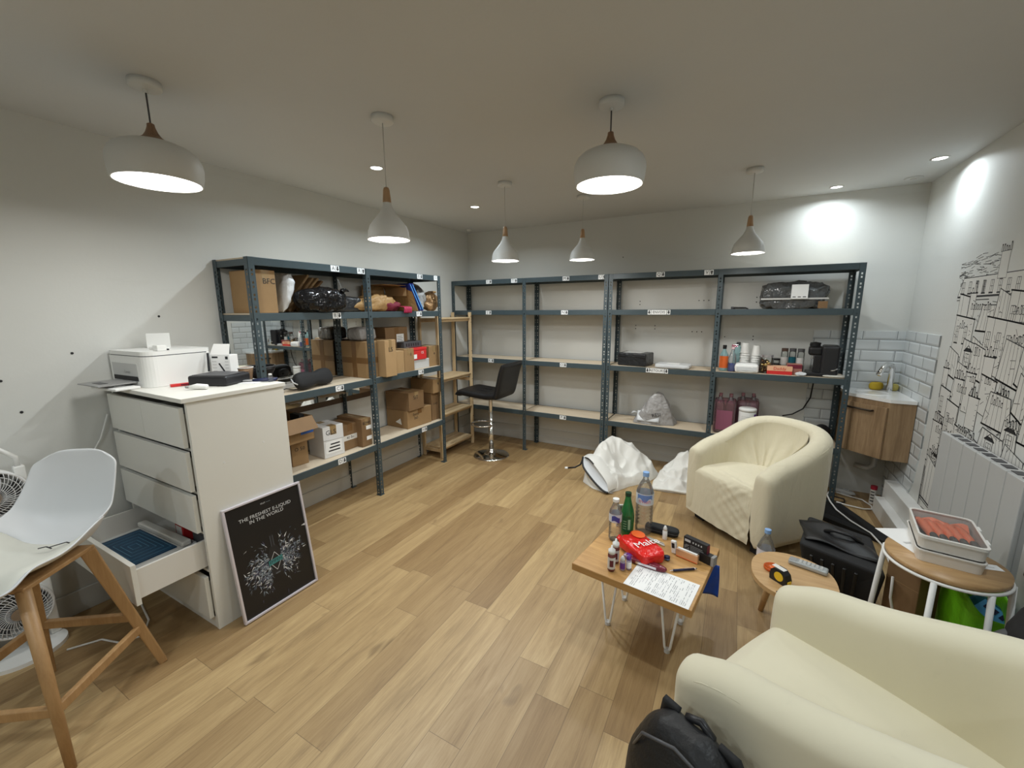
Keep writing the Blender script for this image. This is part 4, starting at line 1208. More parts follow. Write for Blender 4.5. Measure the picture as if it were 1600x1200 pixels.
    o = tag(soft(.17, .17, .10, 21, .008, 12, .35).build('parcel', 'greybag'), 'dark grey plastic parcel on top of the large taped box', 'parcel'); o.location = (.18, -1.80, z + .288)
    MB().box(-.04, .04, -.05, .05, .100, .104).build('sealed_flap', 'greybag', o)
    carton('tall narrow cardboard box at the front edge, right of the middle upright', (.085, .118, .29), (.378, -1.735, z), 0, 'kraft2', 'cleartape', 'LS', .05, 'x', (0, .07))
    carton('pale small cardboard box right of the tall narrow box', (.13, .115, .185), (.285, -1.57, z), .03, 'kraft2', None)
    carton('square cardboard box left of the grey and red boxes', (.15, .118, .195), (.275, -1.447, z), -.02, 'kraft', 'cleartape', '||', .03, 'x', (.02, .05))
    carton('brown box with a white shipping label at the back of the middle shelf', (.16, .27, .375), (.115, -1.425, z), 0, 'kraft3', 'tape', extra=xlabel(-.005, .085, .235, .315))
    carton('grey flat box under the red shoe box', (.17, .225, .082), (.235, -1.265, z), 0, 'lgrey', None, cat='box', name='box')
    def redx(o, sx, sy, sz):
        MB().box(-sx / 2 - .003, sx / 2 + .003, -sy / 2 - .003, sy / 2 + .003, sz, sz + .022).build('lid', 'red', o, bevel=.003)
        MB().box(sx / 2 + .0006, sx / 2 + .0014, -sy / 2 + .01, -.03, .012, .05).build('size_label', 'paper', o)
        MB().text('CE', .03, T(sx / 2 + .0012, .045, .06) @ FACE_PX).build('printed_letters', 'paper', o)
    carton('red shoe box with a white size label on the middle shelf', (.19, .205, .085), (.235, -1.30, z + .083), 0, 'red', None, cat='shoe box', name='shoe_box', extra=redx)
    o = tag(MB().box(-.08, .08, -.115, .115, 0, .055).build('box', 'dgrey', bevel=.004), 'black flat box on top of the red shoe box', 'box'); o.location = (.20, -1.315, z + .083 + .108)
    m = MB()
    for k in range(6): m.box(.0802, .081, -.09 + k * .03, -.078 + k * .03, .015, .04)
    m.build('vent_slots', 'ink', o)
    carton('small cardboard box at the far end upright of the middle shelf', (.17, .150, .19), (.235, -1.075, z), 0, 'kraft', 'cleartape', '+', .05, 'x', (0, .02))
    # boombox
    t = thing('speaker', 'black mesh covered portable speaker lying on the left rack middle shelf', 'speaker', (.275, -2.33, z + .062), math.radians(103))
    t.rotation_euler = (math.radians(-20), 0, math.radians(103))
    def spk(u, v):
        a = 2 * PI * v; c, s = math.cos(a), math.sin(a)
        k = 2 * u - 1; e = max(.02, 1 - abs(k) ** 8) ** .5
        hz = (.060 - .016 * math.exp(-(k * 3.2) ** 2)) * e
        return (k * .172, .036 * e * math.copysign(abs(c) ** .8, c), hz * math.copysign(abs(s) ** .75, s))
    MB().grid(lambda u, v: spk(v, u), 30, 40, wrap_u=True).build('speaker_body', 'blackm', t)
    m = MB()
    for x in (-.105, -.01, .105): m.lathe([(.043 if abs(x) > .05 else .03, 0), (.036 if abs(x) > .05 else .024, .004), (.01, .001), (.0005, .001)], 24, 0, T(x, .0345, 0) @ RX(-PI / 2))
    m.build('driver_cone', 'dgrey', t)
    MB().box(-.012, .012, .036, .038, .022, .030).build('badge', 'lgrey', t)
    MB().tube([(-.165, -.01, -.02), (-.185, 0, 0), (-.17, .02, .03)], .005, 8).build('carry_loop', 'lgrey', t)
    o = tag(MB().box(-.05, .05, -.17, .17, 0, .032).build('power_strip', 'tub', bevel=.006), 'off white power strip behind the black speaker', 'power strip'); o.location = (.12, -2.34, z)
    m = MB()
    for k in range(4): m.cyl(.018, .0322, .034, 16, 0, T(0, -.11 + k * .07, 0))
    m.build('outlet', 'dgrey', o)
    p = [(.24 + .05 * math.sin(k * 1.1), -2.60 + .022 * k, z + .004 + .006 * (k % 2)) for k in range(8)]
    tag(MB().tube(p, .003, 6).build('cable', 'black'), 'thin black cable curled on the shelf left of the speaker', 'cable')
    t = thing('bowl', 'black bowl on a box behind the end upright, beside the paper cup', 'bowl', (.215, -2.655, z + .113))
    MB().lathe([(.040, 0), (.065, .015), (.082, .045), (.088, .070), (.084, .070), (.076, .042), (.05, .012), (.0005, .008)], 32).build('bowl_body', 'black', t)
    MB().tube([((.087) * math.cos(2 * PI * k / 32), .087 * math.sin(2 * PI * k / 32), .070) for k in range(32)], .004, 6, closed=True).build('rim', 'dgrey', t)
    carton('plain box hidden behind the chest under the black bowl', (.20, .12, .112), (.205, -2.665, z), 0, 'kraft3', 'tape')
    # ---- papers hung below the middle shelf
    for k, (y0, y1) in enumerate(((-2.45, -2.25), (-2.20, -1.98))):
        o = tag(MB().box(-.07, .07, 0, y1 - y0, 0, .0006).build('paper_sheet', 'paper'), ('white paper sheet tucked below the middle shelf above the blue taped box', 'white paper sheet tucked below the middle shelf under the letter C')[k], 'paper', 'papers tucked under the shelf')
        o.location = (.10, y0, ZL[2] - .10 - .004 * k); o.rotation_euler = (0, .12, 0)
    # ---- third level
    z = ZL[3] + .001
    carton('small plain box under the open blue taped carton', (.17, .115, .192), (.145, -2.445, z), -.12, 'kraft', None, 'O 50', .035, 'x', (0, .02))
    t = thing('cardboard_box', 'open cardboard box with blue tape squares on the bottom shelf of the left rack', 'cardboard box', (.195, -2.535, z + .1935), .02, 'cardboard boxes on the left rack')
    m = MB(); a, b, h = .135, .13, .165
    m.box(-a, a, -b, -b + .004, 0, h); m.box(-a, a, b - .004, b, 0, h); m.box(a - .004, a, -b, b, 0, h); m.box(-a, -a + .004, -b, b, 0, h); m.box(-a, a, -b, b, 0, .004)
    m.build('box_walls', 'kraft', t)
    fl = MB().box(0, .10, -.124, .124, 0, .003).build('flap', 'kraft3', t); fl.location = (a - .003, 0, h); fl.rotation_euler = (0, .95, 0)
    fl = MB().box(-.10, 0, -.124, .124, 0, .003).build('flap', 'kraft3', t); fl.location = (-a + .003, 0, h); fl.rotation_euler = (0, .5, 0)
    MB().box(-.05, .05, .09, .128, .12, .165).build('inner_packing', 'blackm', t)
    MB().box(a + .0002, a + .001, -.12, -.06, .055, .105).build('blue_tape', 'bluetape', t); MB().box(a + .0002, a + .001, .03, .125, .05, .105).build('blue_tape', 'bluetape', t)
    def whx(o, sx, sy, sz):
        mb = MB().box(sx / 2 + .0008, sx / 2 + .0015, -sy / 2 + .012, sy / 2 - .02, .03, .12)
        for k in range(3): mb.box(sx / 2 + .0015, sx / 2 + .0019, -.05 + .01 * k, .045, .045 + .024 * k, .055 + .024 * k, 1)
        mb.build('shipping_label', ['paper', 'ink'], o)
        MB().box(-.03, .04, -.03, .03, sz + .0008, sz + .0014).build('top_label', 'lgrey', o)
        MB().tube([(sx / 2 + .001, -sy / 2, .135), (sx / 2 + .001, sy / 2, .128)], .0015, 5).build('string', 'lgrey', o)
    carton('white wrapped box with scribbles on the bottom shelf, right of the blue taped box', (.19, .165, .232), (.195, -2.215, z), -.08, mat('white wrapped carton', (.70, .70, .70), .45, bump=.4, bscale=14, bdist=.012), 'cleartape', 'GLS', .05, 'x', (-.02, .07), extra=whx)
    carton('brown box with a white strip label between the white box and the tall taped box', (.20, .130, .20), (.165, -2.055, z), .0, 'kraft3', 'tape', '40 Bo', .03, 'x', (0, -.005), extra=lambda o, sx, sy, sz: MB().box(sx / 2 + .0003, sx / 2 + .0009, -sy / 2, sy / 2, .075, .115).build('label_strip', 'tub', o))
    def bzx(o, sx, sy, sz):
        for zz in (.05, .135):
            MB().box(sx / 2 + .0003, sx / 2 + .001, -.005, sy / 2, zz, zz + .03).build('label', 'paper', o)
    carton('tall taped box beside the middle upright on the bottom shelf', (.28, .095, .225), (.185, -1.945, z), 0, 'kraft3', 'cleartape', 'BZMP', .03, 'x', (0, .075), extra=bzx)
    carton('wide bottom cardboard box of the two-box stack right of the middle upright', (.27, .31, .165), (.165, -1.285, z), -.06, 'kraft', 'tape', 'Suriu\n2x5', .035, 'x', (-.05, .02), extra=lambda o, sx, sy, sz: MB().add([(-.02, -sy / 2 - .001, .05), (.06, -sy / 2 - .001, .03), (.045, -sy / 2 - .001, .09)], [(0, 1, 2)]).build('warning_sticker', 'paper', o))
    carton('upper cardboard box of the two-box stack right of the middle upright', (.28, .20, .165), (.175, -1.345, z + .166), .0, 'kraft3', 'cleartape', 'SIT', .05, 'x', (-.01, .03))
    carton('upright cardboard box against the far end upright on the bottom shelf', (.25, .105, .27), (.175, -1.066, z), 0, 'kraft3', None, 'Lody', .03, 'x', (0, .03))
    carton('long cardboard box on top, against the far end upright', (.28, .145, .132), (.190, -1.05, z + .2715), 0, 'kraft', 'cleartape', '4', .045, 'x', (0, .02))
left_rack_items()

# ------------------------------------------------------------------ things on the chest
def chest_items():
    z = DZ + .001
    t = thing('printer', 'white all-in-one inkjet printer on the chest with its paper tray pulled out', 'printer', (.178, -3.135, z), math.radians(3))
    w_, d_, h_ = .345, .30, .150
    mb = MB(); poly = []
    for (cx, cy, a0) in ((w_ / 2 - .05, -d_ / 2 + .05, -90), (w_ / 2 - .02, d_ / 2 - .02, 0), (-w_ / 2 + .01, d_ / 2 - .01, 90), (-w_ / 2 + .01, -d_ / 2 + .01, 180)):
        r = .05 if a0 == -90 else (.02 if a0 == 0 else .01)
        for k in range(7):
            a = math.radians(a0 + 90 * k / 6); poly.append((cx + r * math.cos(a), cy + r * math.sin(a)))
    mb.prism(poly, 0, h_, smooth=False)
    mb.build('printer_body', 'white', t, bevel=.004)
    MB().prism([(x * .985, y * .985) for x, y in poly], h_ + .004, h_ + .024).build('scanner_lid', 'white', t, bevel=.004)
    MB().prism([(x * .97, y * .97) for x, y in poly], h_ + .0002, h_ + .0038).build('lid_gap', 'dgrey', t)
    MB().box(-w_ / 2 + .03, w_ / 2 - .075, -d_ / 2 - .002, -d_ / 2 + .001, .05, .115).build('front_recess', 'lgrey', t)
    MB().box(-w_ / 2 + .035, w_ / 2 - .08, -d_ / 2 - .0035, -d_ / 2 - .001, .03, .052).build('paper_slot', 'ink', t)
    MB().text('Canon', .022, T(.0, -d_ / 2 - .0035, .072) @ FACE_NY).build('lettering', 'grey', t)
    tr = MB().box(-w_ / 2 + .045, w_ / 2 - .09, -d_ / 2 - .15, -d_ / 2 - .003, .022, .028).build('paper_tray', 'grey', t, bevel=.002)
    MB().box(-.06, .02, -d_ / 2 - .12, -d_ / 2 - .09, .0282, .0295).build('tray_stop', 'dgrey', tr)
    ft = MB().box(-.05, .05, -.0012, .0012, 0, .078).build('rear_paper_support', 'white', t, bevel=.003); ft.location = (-.055, .02, h_ + .024); ft.rotation_euler = (-.12, 0, .9)
    m = MB().box(.0, .13, -.05, -.02, h_ + .0245, h_ + .037).box(.02, .15, -.045, -.03, h_ + .0242, h_ + .032, 1)
    m.build('document_feeder', ['white', 'black'], t, bevel=.002)
    MB().box(.115, .16, -.085, -.045, h_ + .0245, h_ + .052).build('feeder_flap', 'white', t, bevel=.003)
    o = tag(MB().box(-.10, .10, -.05, .05, 0, .012).build('white_booklet', 'paper', bevel=.003), 'white booklet under the printer tray at the chest edge', 'booklet'); o.location = (.22, -3.35, z - .0); o.rotation_euler = (0, 0, .12)
    MB().box(-.05, .03, -.02, .02, .0122, .016).build('folded_corner', 'paper', o)
    o = tag(MB().box(-.11, .11, -.012, .012, 0, .013).build('cartridge_box', 'red', bevel=.002), 'red cartridge packet lying along the printer side', 'packet'); o.location = (.43, -3.10, z); o.rotation_euler = (0, 0, 1.35)
    MB().box(-.07, .05, -.0125, .0125, .003, .010).build('printed_band', 'darkred', o)
    # black box with white boxed gadget on top
    o = MB().box(-.105, .105, -.085, .085, 0, .050).build('media_box', 'black', bevel=.012, seg=3)
    tag(o, 'low black box on the chest right of the printer', 'box'); o.location = (.515, -3.035, z); o.rotation_euler = (0, 0, math.radians(22))
    MB().box(-.09, .09, -.07, .07, .0502, .052).build('glossy_top', 'dgrey', o, bevel=.001)
    t = thing('gadget_box', 'white product box with a hanging tab standing behind the low black box', 'box', (.40, -2.945, z), math.radians(24))
    m = MB().box(-.055, .055, -.03, .03, 0, .135)
    m.build('carton', 'paper', t, bevel=.002)
    fl = MB().prism([(-.055, 0), (.055, 0), (.045, .062), (-.045, .062)], 0, .0015).build('open_flap', 'paper', t); fl.location = (0, -.03, .135); fl.rotation_euler = (1.15, 0, 0)
    m = MB()
    X = T(0, -.0305, 0) @ FACE_NY
    m.box(-.045, -.012, .118, .127, 0, .0004, 0, X); m.box(.03, .045, .112, .127, 0, .0004, 0, X)
    m.prism([(-.012, .088), (-.004, .092), (.028, .04), (.02, .036)], 0, .0005, 0, X); m.prism([(-.002, .03), (.004, .045), (.009, .03), (.014, .018), (-.01, .018)], 0, .0005, 0, X)
    for k in range(5):
        m.box(-.046, -.022, .03 + k * .017, .033 + k * .017, 0, .0004, 1, X); m.box(.026, .046, .03 + k * .017, .033 + k * .017, 0, .0004, 1, X)
    m.build('printing', ['ink', 'lgrey'], t)
    m = MB().bar((-.045, -.060, 0), (-.060, -.037, .095), .010, .006)
    o = tag(m.build('pen_case', 'black'), 'thin black stick propped against the white product box', 'stick'); o.location = (.40, -2.945, z + .051); o.rotation_euler = (0, 0, math.radians(24))
    MB().bar((-.060, -.037, .095), (-.062, -.034, .105), .009, .005).build('white_tip', 'white', o)
    t = thing('paper_cup', 'ribbed brown paper coffee cup on the back of the chest', 'cup', (.535, -2.915, z))
    MB().lathe([(.026, 0), (.036, .068), (.034, .068), (.0245, .003), (.0005, .003)], 28).build('cup_body', 'cupkraft', t)
    MB().tube([(.036 * math.cos(2 * PI * k / 28), .036 * math.sin(2 * PI * k / 28), .068) for k in range(28)], .0022, 6, closed=True).build('rim', 'white', t)
    m = MB()
    for k in range(7):
        zz = .008 + k * .0075; r = .0262 + zz * .148
        m.tube([(r * math.cos(a), r * math.sin(a), zz + .004 * math.sin(a * 4)) for a in [2 * PI * q / 40 for q in range(40)]], .0011, 5, closed=True)
    m.build('ripples', mat('cup ripples', (.10, .055, .025), .6), t)
    t = thing('pliers', 'navy handled pliers lying at the back right corner of the chest', 'pliers', (.63, -2.93, z + .008), math.radians(50))
    for s in (-1, 1):
        MB().tube([(-.005, 0, 0), (.03, s * .012, 0), (.075, s * .02, 0), (.105, s * .016, 0)], .007, 8).build('handle', 'navy', t)
        MB().tube([(-.005, 0, 0), (-.025, s * .006, 0), (-.055, s * .002, 0)], .005, 8).build('jaw', 'grey', t)
    o = tag(MB().tube([(-.035, 0, .012), (0, .004, .014), (.045, 0, .012)], .014, 12, rr=[.007, .014, .012]).build('glue_tube', 'white'), 'small white tube lying at the front edge of the chest top', 'tube'); o.location = (.60, -3.18, z); o.rotation_euler = (0, 0, .6)
    MB().tube([(-.050, 0, .012), (-.036, 0, .012)], .006, 10).build('cap', 'grey', o)
    o = tag(MB().cyl(.011, 0, .034, 16).build('small_bottle', 'bottle'), 'tiny clear bottle at the back right corner of the chest', 'bottle'); o.location = (.70, -2.885, z)
    MB().cyl(.008, .0342, .042, 14).build('cap', 'white', o)
    o = tag(MB().box(-.06, .06, -.04, .04, 0, .002).build('paper_sheet', 'paper'), 'white paper scrap under the pliers on the chest', 'paper'); o.location = (.62, -2.955, z - .0005); o.rotation_euler = (0, 0, .5)
    # extension cable going down the wall
    tag(MB().tube([(.02, -3.34, .98), (.015, -3.38, .86), (.012, -3.44, .76), (.012, -3.52, .69), (.02, -3.60, .66), (.02, -3.66, .655)], .004, 6).build('cable', 'white'), 'white cable drooping along the left wall beside the chest', 'cable')
chest_items()
# ------------------------------------------------------------------ things on the back rack
def back_rack_items():
    z = ZL[1] + .001
    o = tag(soft(.42, .21, .195, 31, .034, 12, .42, nu=80, nv=44).build('parcel', 'smokewrap'), 'dark shiny wrapped parcel with white label on the back rack top shelf', 'parcel')
    o.location = (3.185, -.19, z)
    m = MB().box(-.02, .085, -.140, -.1125, .075, .18)
    for k in range(3): m.box(-.01 + .032 * k, .01 + .032 * k, -.1405, -.140, .085, .092, 1)
    m.build('shipping_label', ['sticker', 'dgrey'], o)
    MB().box(-.215, .215, -.125, -.1185, .07, .082).build('clear_tape', 'lgrey', o)
    MB().box(.155, .213, -.125, -.118, .004, .055).build('kraft_patch', 'kraft3', o)
    t = thing('box_cutter', 'small black tool lying on the top shelf left of the shiny parcel', 'tool', (2.83, -.25, z), .05)
    MB().tube([(-.055, 0, .008), (-.03, 0, .010), (.04, 0, .009), (.06, 0, .002)], .008, 8, rr=[.011, .008, .007, .004]).build('grip', 'black', t)
    MB().box(-.065, -.045, -.010, .010, .0, .020).build('head', 'dgrey', t, bevel=.003)
    z = ZL[2] + .001
    o = tag(MB().box(-.135, .135, -.105, .105, 0, .118).build('parcel', 'blackwrap', bevel=.012, seg=3), 'black wrapped square parcel on the rack shelf above RETOURS', 'parcel')
    o.location = (2.005, -.20, z); o.rotation_euler = (0, 0, -.16)
    MB().box(-.095, .075, -.075, .08, .1185, .1200).build('grey_top_label', 'lgrey', o)
    m = MB(); m.tube([(-.136, -.106, .085), (0, -.108, .092), (.136, -.106, .082)], .004, 6); m.build('wrap_fold', 'blackwrap', o)
    o = tag(soft(.29, .20, .034, 33, .006, 12, .3).build('mailer_bag', 'whitebag'), 'flat white mailer bag on the rack shelf above RETOURS, right of the black parcel', 'mailer bag')
    o.location = (2.345, -.23, z); o.rotation_euler = (0, 0, -.06)
    MB().box(-.05, .06, -.04, .03, .034, .0365).build('address_label', 'paper', o)
    # tall things by the left upright of the last bay
    def bottle(nm, label, x, y, prof, m, capr, capm, h0, h1, lab=None, n=24, group=None, cat='bottle', liquid=None):
        t = thing(nm, label, cat, (x, y, z), 0, group)
        MB().lathe(prof, n).build('bottle_body', m, t)
        MB().cyl(capr, h0, h1, 16).build('cap', capm, t)
        if lab: MB().lathe([(lab[0], lab[1]), (lab[0], lab[2])], n, cap=False).build('label', lab[3], t)
        if liquid: MB().lathe(liquid[0], n).build('liquid', liquid[1], t)
        return t
    bottle('cleaner_bottle', 'orange labelled cleaner bottle with black cap on the coffee shelf, leftmost', 2.745, -.245, [(.03, 0), (.033, .01), (.033, .13), (.014, .17), (.012, .185)], 'cyanbottle', .015, 'black', .185, .215, (.0336, .025, .125, 'orange'))
    t = bottle('window_cleaner', 'blue window cleaner bottle with a pale pink sprayer on the coffee shelf', 2.808, -.268, [(.028, 0), (.03, .008), (.03, .11), (.013, .165), (.011, .185)], 'bottle', .013, mat('pink sprayer', (.85, .62, .66), .4), .186, .205, None, liquid=([(.0265, .003), (.0275, .01), (.0275, .068), (.0005, .0685)], 'blueliq'))
    MB().box(-.012, .035, -.009, .009, .206, .225).build('sprayer_head', 'pink', t, bevel=.003)
    bottle('soap_bottle', 'pale turquoise bottle at the back of the coffee shelf behind the cleaners', 2.845, -.13, [(.036, 0), (.036, .16), (.016, .20), (.014, .21)], 'cyanbottle', .016, 'dgrey', .21, .235)
    for k, (x, y, n, h) in enumerate(((2.895, -.185, 9, .235), (2.975, -.165, 8, .215))):
        # stacks of cups, upside down, one thing per cup
        for q in range(n):
            t = thing('paper_cup', ('white paper cup in the left upside down stack on the coffee shelf', 'white paper cup in the right upside down stack on the coffee shelf')[k], 'cup', (x + .002 * (q % 2), y, z + q * (h - .085) / (n - 1)), 0, ('left stack of white cups', 'right stack of white cups')[k])
            MB().lathe([(.036, 0), (.0335, .004), (.026, .082), (.0245, .085), (.0005, .083)], 22).build('cup_wall', 'bread', t)
            MB().tube([(.0365 * math.cos(2 * PI * i / 22), .0365 * math.sin(2 * PI * i / 22), .002) for i in range(22)], .0018, 5, closed=True).build('rim', 'white', t)
    o = tag(soft(.17, .13, .072, 35, .006, 20, .35).build('napkin_pack', 'paper'), 'white pack of napkins in front of the cup stacks', 'napkins'); o.location = (2.915, -.265, z)
    MB().box(-.07, .07, -.067, -.064, .02, .05).build('pack_fold', 'whitebag', o)
    def jar(label, x, y, r, h, lidm, fill, cat='jar', fl=None, nm='glass_jar', group=None):
        t = thing(nm, label, cat, (x, y, z), 0, group)
        MB().lathe([(r * .96, 0), (r, .006), (r, h * .82), (r * .88, h * .88)], 28).build('jar_glass', 'glass', t)
        MB().cyl(r * .93, h * .88, h, 24).build('lid', lidm, t)
        return t
    t = jar('glass jar full of gold coffee capsules on the coffee shelf', 3.055, -.235, .050, .145, 'alu', None)
    rnd = random.Random(8)
    m = MB()
    for k in range(26):
        X = T(rnd.uniform(-.028, .028), rnd.uniform(-.028, .028), .012 + .088 * k / 26) @ Euler((rnd.random() * 6, rnd.random() * 6, 0)).to_matrix().to_4x4()
        m.lathe([(.006, -.011), (.013, .009), (.0155, .010), (.0005, .012)], 12, k % 2, X)
    m.build('coffee_capsules', ['gold', mat('brown capsule foil', (.22, .11, .05), .3, metal=.9)], t)
    t = jar('small jar with a black lid behind the sugar box', 3.125, -.13, .034, .11, 'black', None)
    MB().cyl(.030, .003, .07, 18).build('contents', 'dgrey', t)
    for k, x in enumerate((3.178, 3.232, 3.285)):
        t = jar(('spice jar with dark brown lid, left of the three behind the sugar box', 'spice jar with dark brown lid, middle of the three behind the sugar box', 'spice jar with dark brown lid, right of the three, beside the coffee machine')[k], x, -.175 - .02 * (k == 2), .025, .20, mat('dark brown lid', (.07, .04, .03), .35) if k == 0 else 'dgrey', None, group='spice jars on the coffee shelf')
        MB().lathe([(.0256, .07), (.0256, .13)], 20, cap=False).build('label', 'lgrey' if k != 1 else 'dkteal', t)
    o = MB().box(-.085, .085, -.035, .035, 0, .065).build('sugar_box', 'red', bevel=.002)
    tag(o, 'red and cream sugar box lettered Daddy on the coffee shelf', 'sugar box'); o.location = (3.145, -.262, z); o.rotation_euler = (0, 0, .02)
    MB().box(-.0852, .0852, -.0352, .0352, .027, .0652).build('cream_band', mat('peach band', (.78, .45, .28), .45), o, bevel=.001)
    MB().text('Daddy', .033, T(0, -.0364, .045) @ FACE_NY).build('lettering', 'red', o)
    o = tag(MB().box(-.05, .05, -.04, .04, 0, .085).build('box', mat('dusty red box', (.38, .16, .12), .5), bevel=.003), 'dusty red box behind the sugar box, left of the coffee machine', 'box'); o.location = (3.245, -.245 + .015, z)
    MB().box(-.048, .048, -.0412, -.0402, .05, .08).build('printed_band', 'darkred', o)
    o = tag(soft(.07, .05, .028, 37, .006, 30, .6).build('foil_wrap', 'whitebag'), 'small crumpled white wrapper in front of the coffee machine', 'wrapper'); o.location = (3.285, -.305, z)
    MB().box(-.012, .012, -.01, .01, .026, .031).build('twist', 'whitebag', o)
    # coffee machine
    t = thing('coffee_machine', 'black capsule coffee machine at the right end of the coffee shelf', 'coffee machine', (3.425, -.20, z), math.radians(-6))
    MB().box(-.01, .10, -.09, .105, .0, .235).build('housing', mat('charcoal machine body', (.018, .018, .021), .35), t, bevel=.018, seg=4)
    MB().box(-.095, .0, -.055, .075, .155, .225).build('brew_head', 'black', t, bevel=.02, seg=4)
    MB().box(-.055, .0, -.05, .07, .02, .16).build('column', 'black', t, bevel=.008)
    m = MB().box(-.105, .06, -.095, .09, .0, .028); m.build('drip_tray', 'black', t, bevel=.006)
    MB().cyl(.035, .225, .248, 24, 0, T(-.055, .01, 0)).build('lever_cap', 'blackm', t)
    MB().tube([(-.085, -.02, .248), (-.055, .0, .252), (-.02, .01, .245)], .007, 8).build('lever', 'black', t)
    m = MB()
    for x in (-.066, -.044): m.cyl(.006, .128, .155, 12, 0, T(x, -.03, 0))
    m.build('coffee_spout', 'chrome', t)
    MB().tube([(.055, -.0915, .05), (.075, -.093, .055), (.095, -.0915, .068)], .0045, 8).build('side_trim', 'chrome', t)
    o = tag(soft(.16, .10, .018, 39, .007, 18, .7).build('dish_cloth', 'clothgrey'), 'pale dish cloth crumpled at the shelf end beside the coffee machine', 'cloth'); o.location = (3.505, -.275, z)
    MB().box(-.05, .03, -.02, .01, .016, .0195).build('fold', 'clothgrey', o, bevel=.002)
    # bottom-but-one level: water packs, drum, rolled mat
    z3 = ZL[3] + .001
    def six(label, x, y, wrap):
        t = thing('water_pack', label, 'water pack', (x, y, z3), 0, 'shrink wrapped water packs')
        for i in range(2):
            for j in range(2):
                b = MB().lathe([(.036, 0), (.039, .01), (.039, .215), (.030, .26), (.014, .295), (.013, .31)], 18, 0, T(-.04 + .08 * i, -.04 + .08 * j, .002)).build('bottle', 'bottle', t)
                MB().cyl(.0145, .31, .326, 14, 0, T(-.04 + .08 * i, -.04 + .08 * j, .002)).build('cap', 'pink', b)
        MB().box(-.06, .06, -.082, -.0805, .03, .20).build('printed_panel', wrap, t)
        MB().box(-.083, .083, -.080, .083, .0, .285).build('shrink_wrap', 'pink', t, bevel=.02, seg=3)
    six('pink shrink wrapped pack of water bottles by the left upright of the last bay', 2.785, -.215, mat('pack panel', (.30, .10, .16), .35))
    six('shrink wrapped water bottle pack behind the white drum', 2.955, -.125, mat('pack panel grey', (.25, .20, .24), .35))
    t = thing('wipes_drum', 'white drum with a purple patch in front of the water packs', 'drum', (2.955, -.275, z3))
    MB().lathe([(.058, 0), (.062, .006), (.064, .205), (.062, .212)], 32).build('drum_body', 'white', t)
    MB().lathe([(.0655, .212), (.0665, .232), (.060, .238), (.0005, .238)], 32).build('lid', 'white', t)
    m = MB()
    m.grid(lambda u, v: (.0648 * math.cos(lerp(-.75, .05, u)), .0648 * math.sin(lerp(-.75, .05, u)), lerp(.10, .195, v)), 10, 2)
    m.build('purple_patch', 'purple', t)
    m = MB()
    for k in range(6):
        m.grid(lambda u, v, k=k: (.0648 * math.cos(lerp(-2.3, -1.1 - .05 * (k % 3), u)), .0648 * math.sin(lerp(-2.3, -1.1 - .05 * (k % 3), u)), .09 + k * .016 + .003 * v), 10, 1)
    m.build('printed_lines', 'lgrey', t)
    t = thing('rolled_mat', 'rolled black mat lying on the lower shelf behind the armchair', 'mat', (3.44, -.20, z3 + .058), math.radians(65))
    MB().cyl(.056, -.15, .15, 28, 0, RY(PI / 2)).build('roll', 'blackm', t)
    p = []
    for k in range(70):
        a = k / 69 * 2 * PI * 3; r = .008 + .044 * k / 69; p.append((-.1515, r * math.cos(a), r * math.sin(a)))
    MB().tube(p, .0025, 5).build('spiral_edge', 'lgrey', t)
    tag(MB().tube([(3.40, -.10, .955), (3.405, -.06, .88), (3.40, -.045, .76), (3.36, -.04, .66), (3.29, -.04, .605), (3.22, -.05, .585)], .0055, 8).build('power_cable', 'black'), 'thick black cable hanging below the coffee shelf', 'cable')
    # returns bag
    def hb(x, y, t):
        return .245 * max(0, 1 - ((x - 2.235) / .20) ** 2 * (1.0 if x > 2.235 else .8)) ** 1.25 * (.35 + .65 * min(1, t * 1.6)) + .02
    m = hull_bag([(2.01, -.20), (2.03, -.29), (2.14, -.315), (2.27, -.29), (2.38, -.25), (2.40, -.14), (2.30, -.08), (2.14, -.09)], hb, 4.2, amp=.034, freq=11)
    o = tag(m.build('mailer_bag', 'greybag'), 'crumpled grey mailer bag on the shelf below RETOURS', 'mailer bag'); o.location = (0, 0, z3)
    MB().grid(lambda u, v: (2.0 + .07 * u, -.255 + .05 * v, .075 + .02 * math.sin(u * 3 + v)), 6, 4).build('torn_strip', 'whitebag', o, solid=.002)
    m = MB()
    X = T(2.235, -.305, .095) @ FACE_NY @ RZ(.25)
    m.text('RESI', .045, X, 0)
    lb = MB().grid(lambda u, v: (2.06 + .20 * u, -.312 + .05 * v, .03 + .085 * v), 8, 5).build('white_print', 'whitebag', o, solid=.002)
    m.build('lettering', 'ink', lb)
back_rack_items()

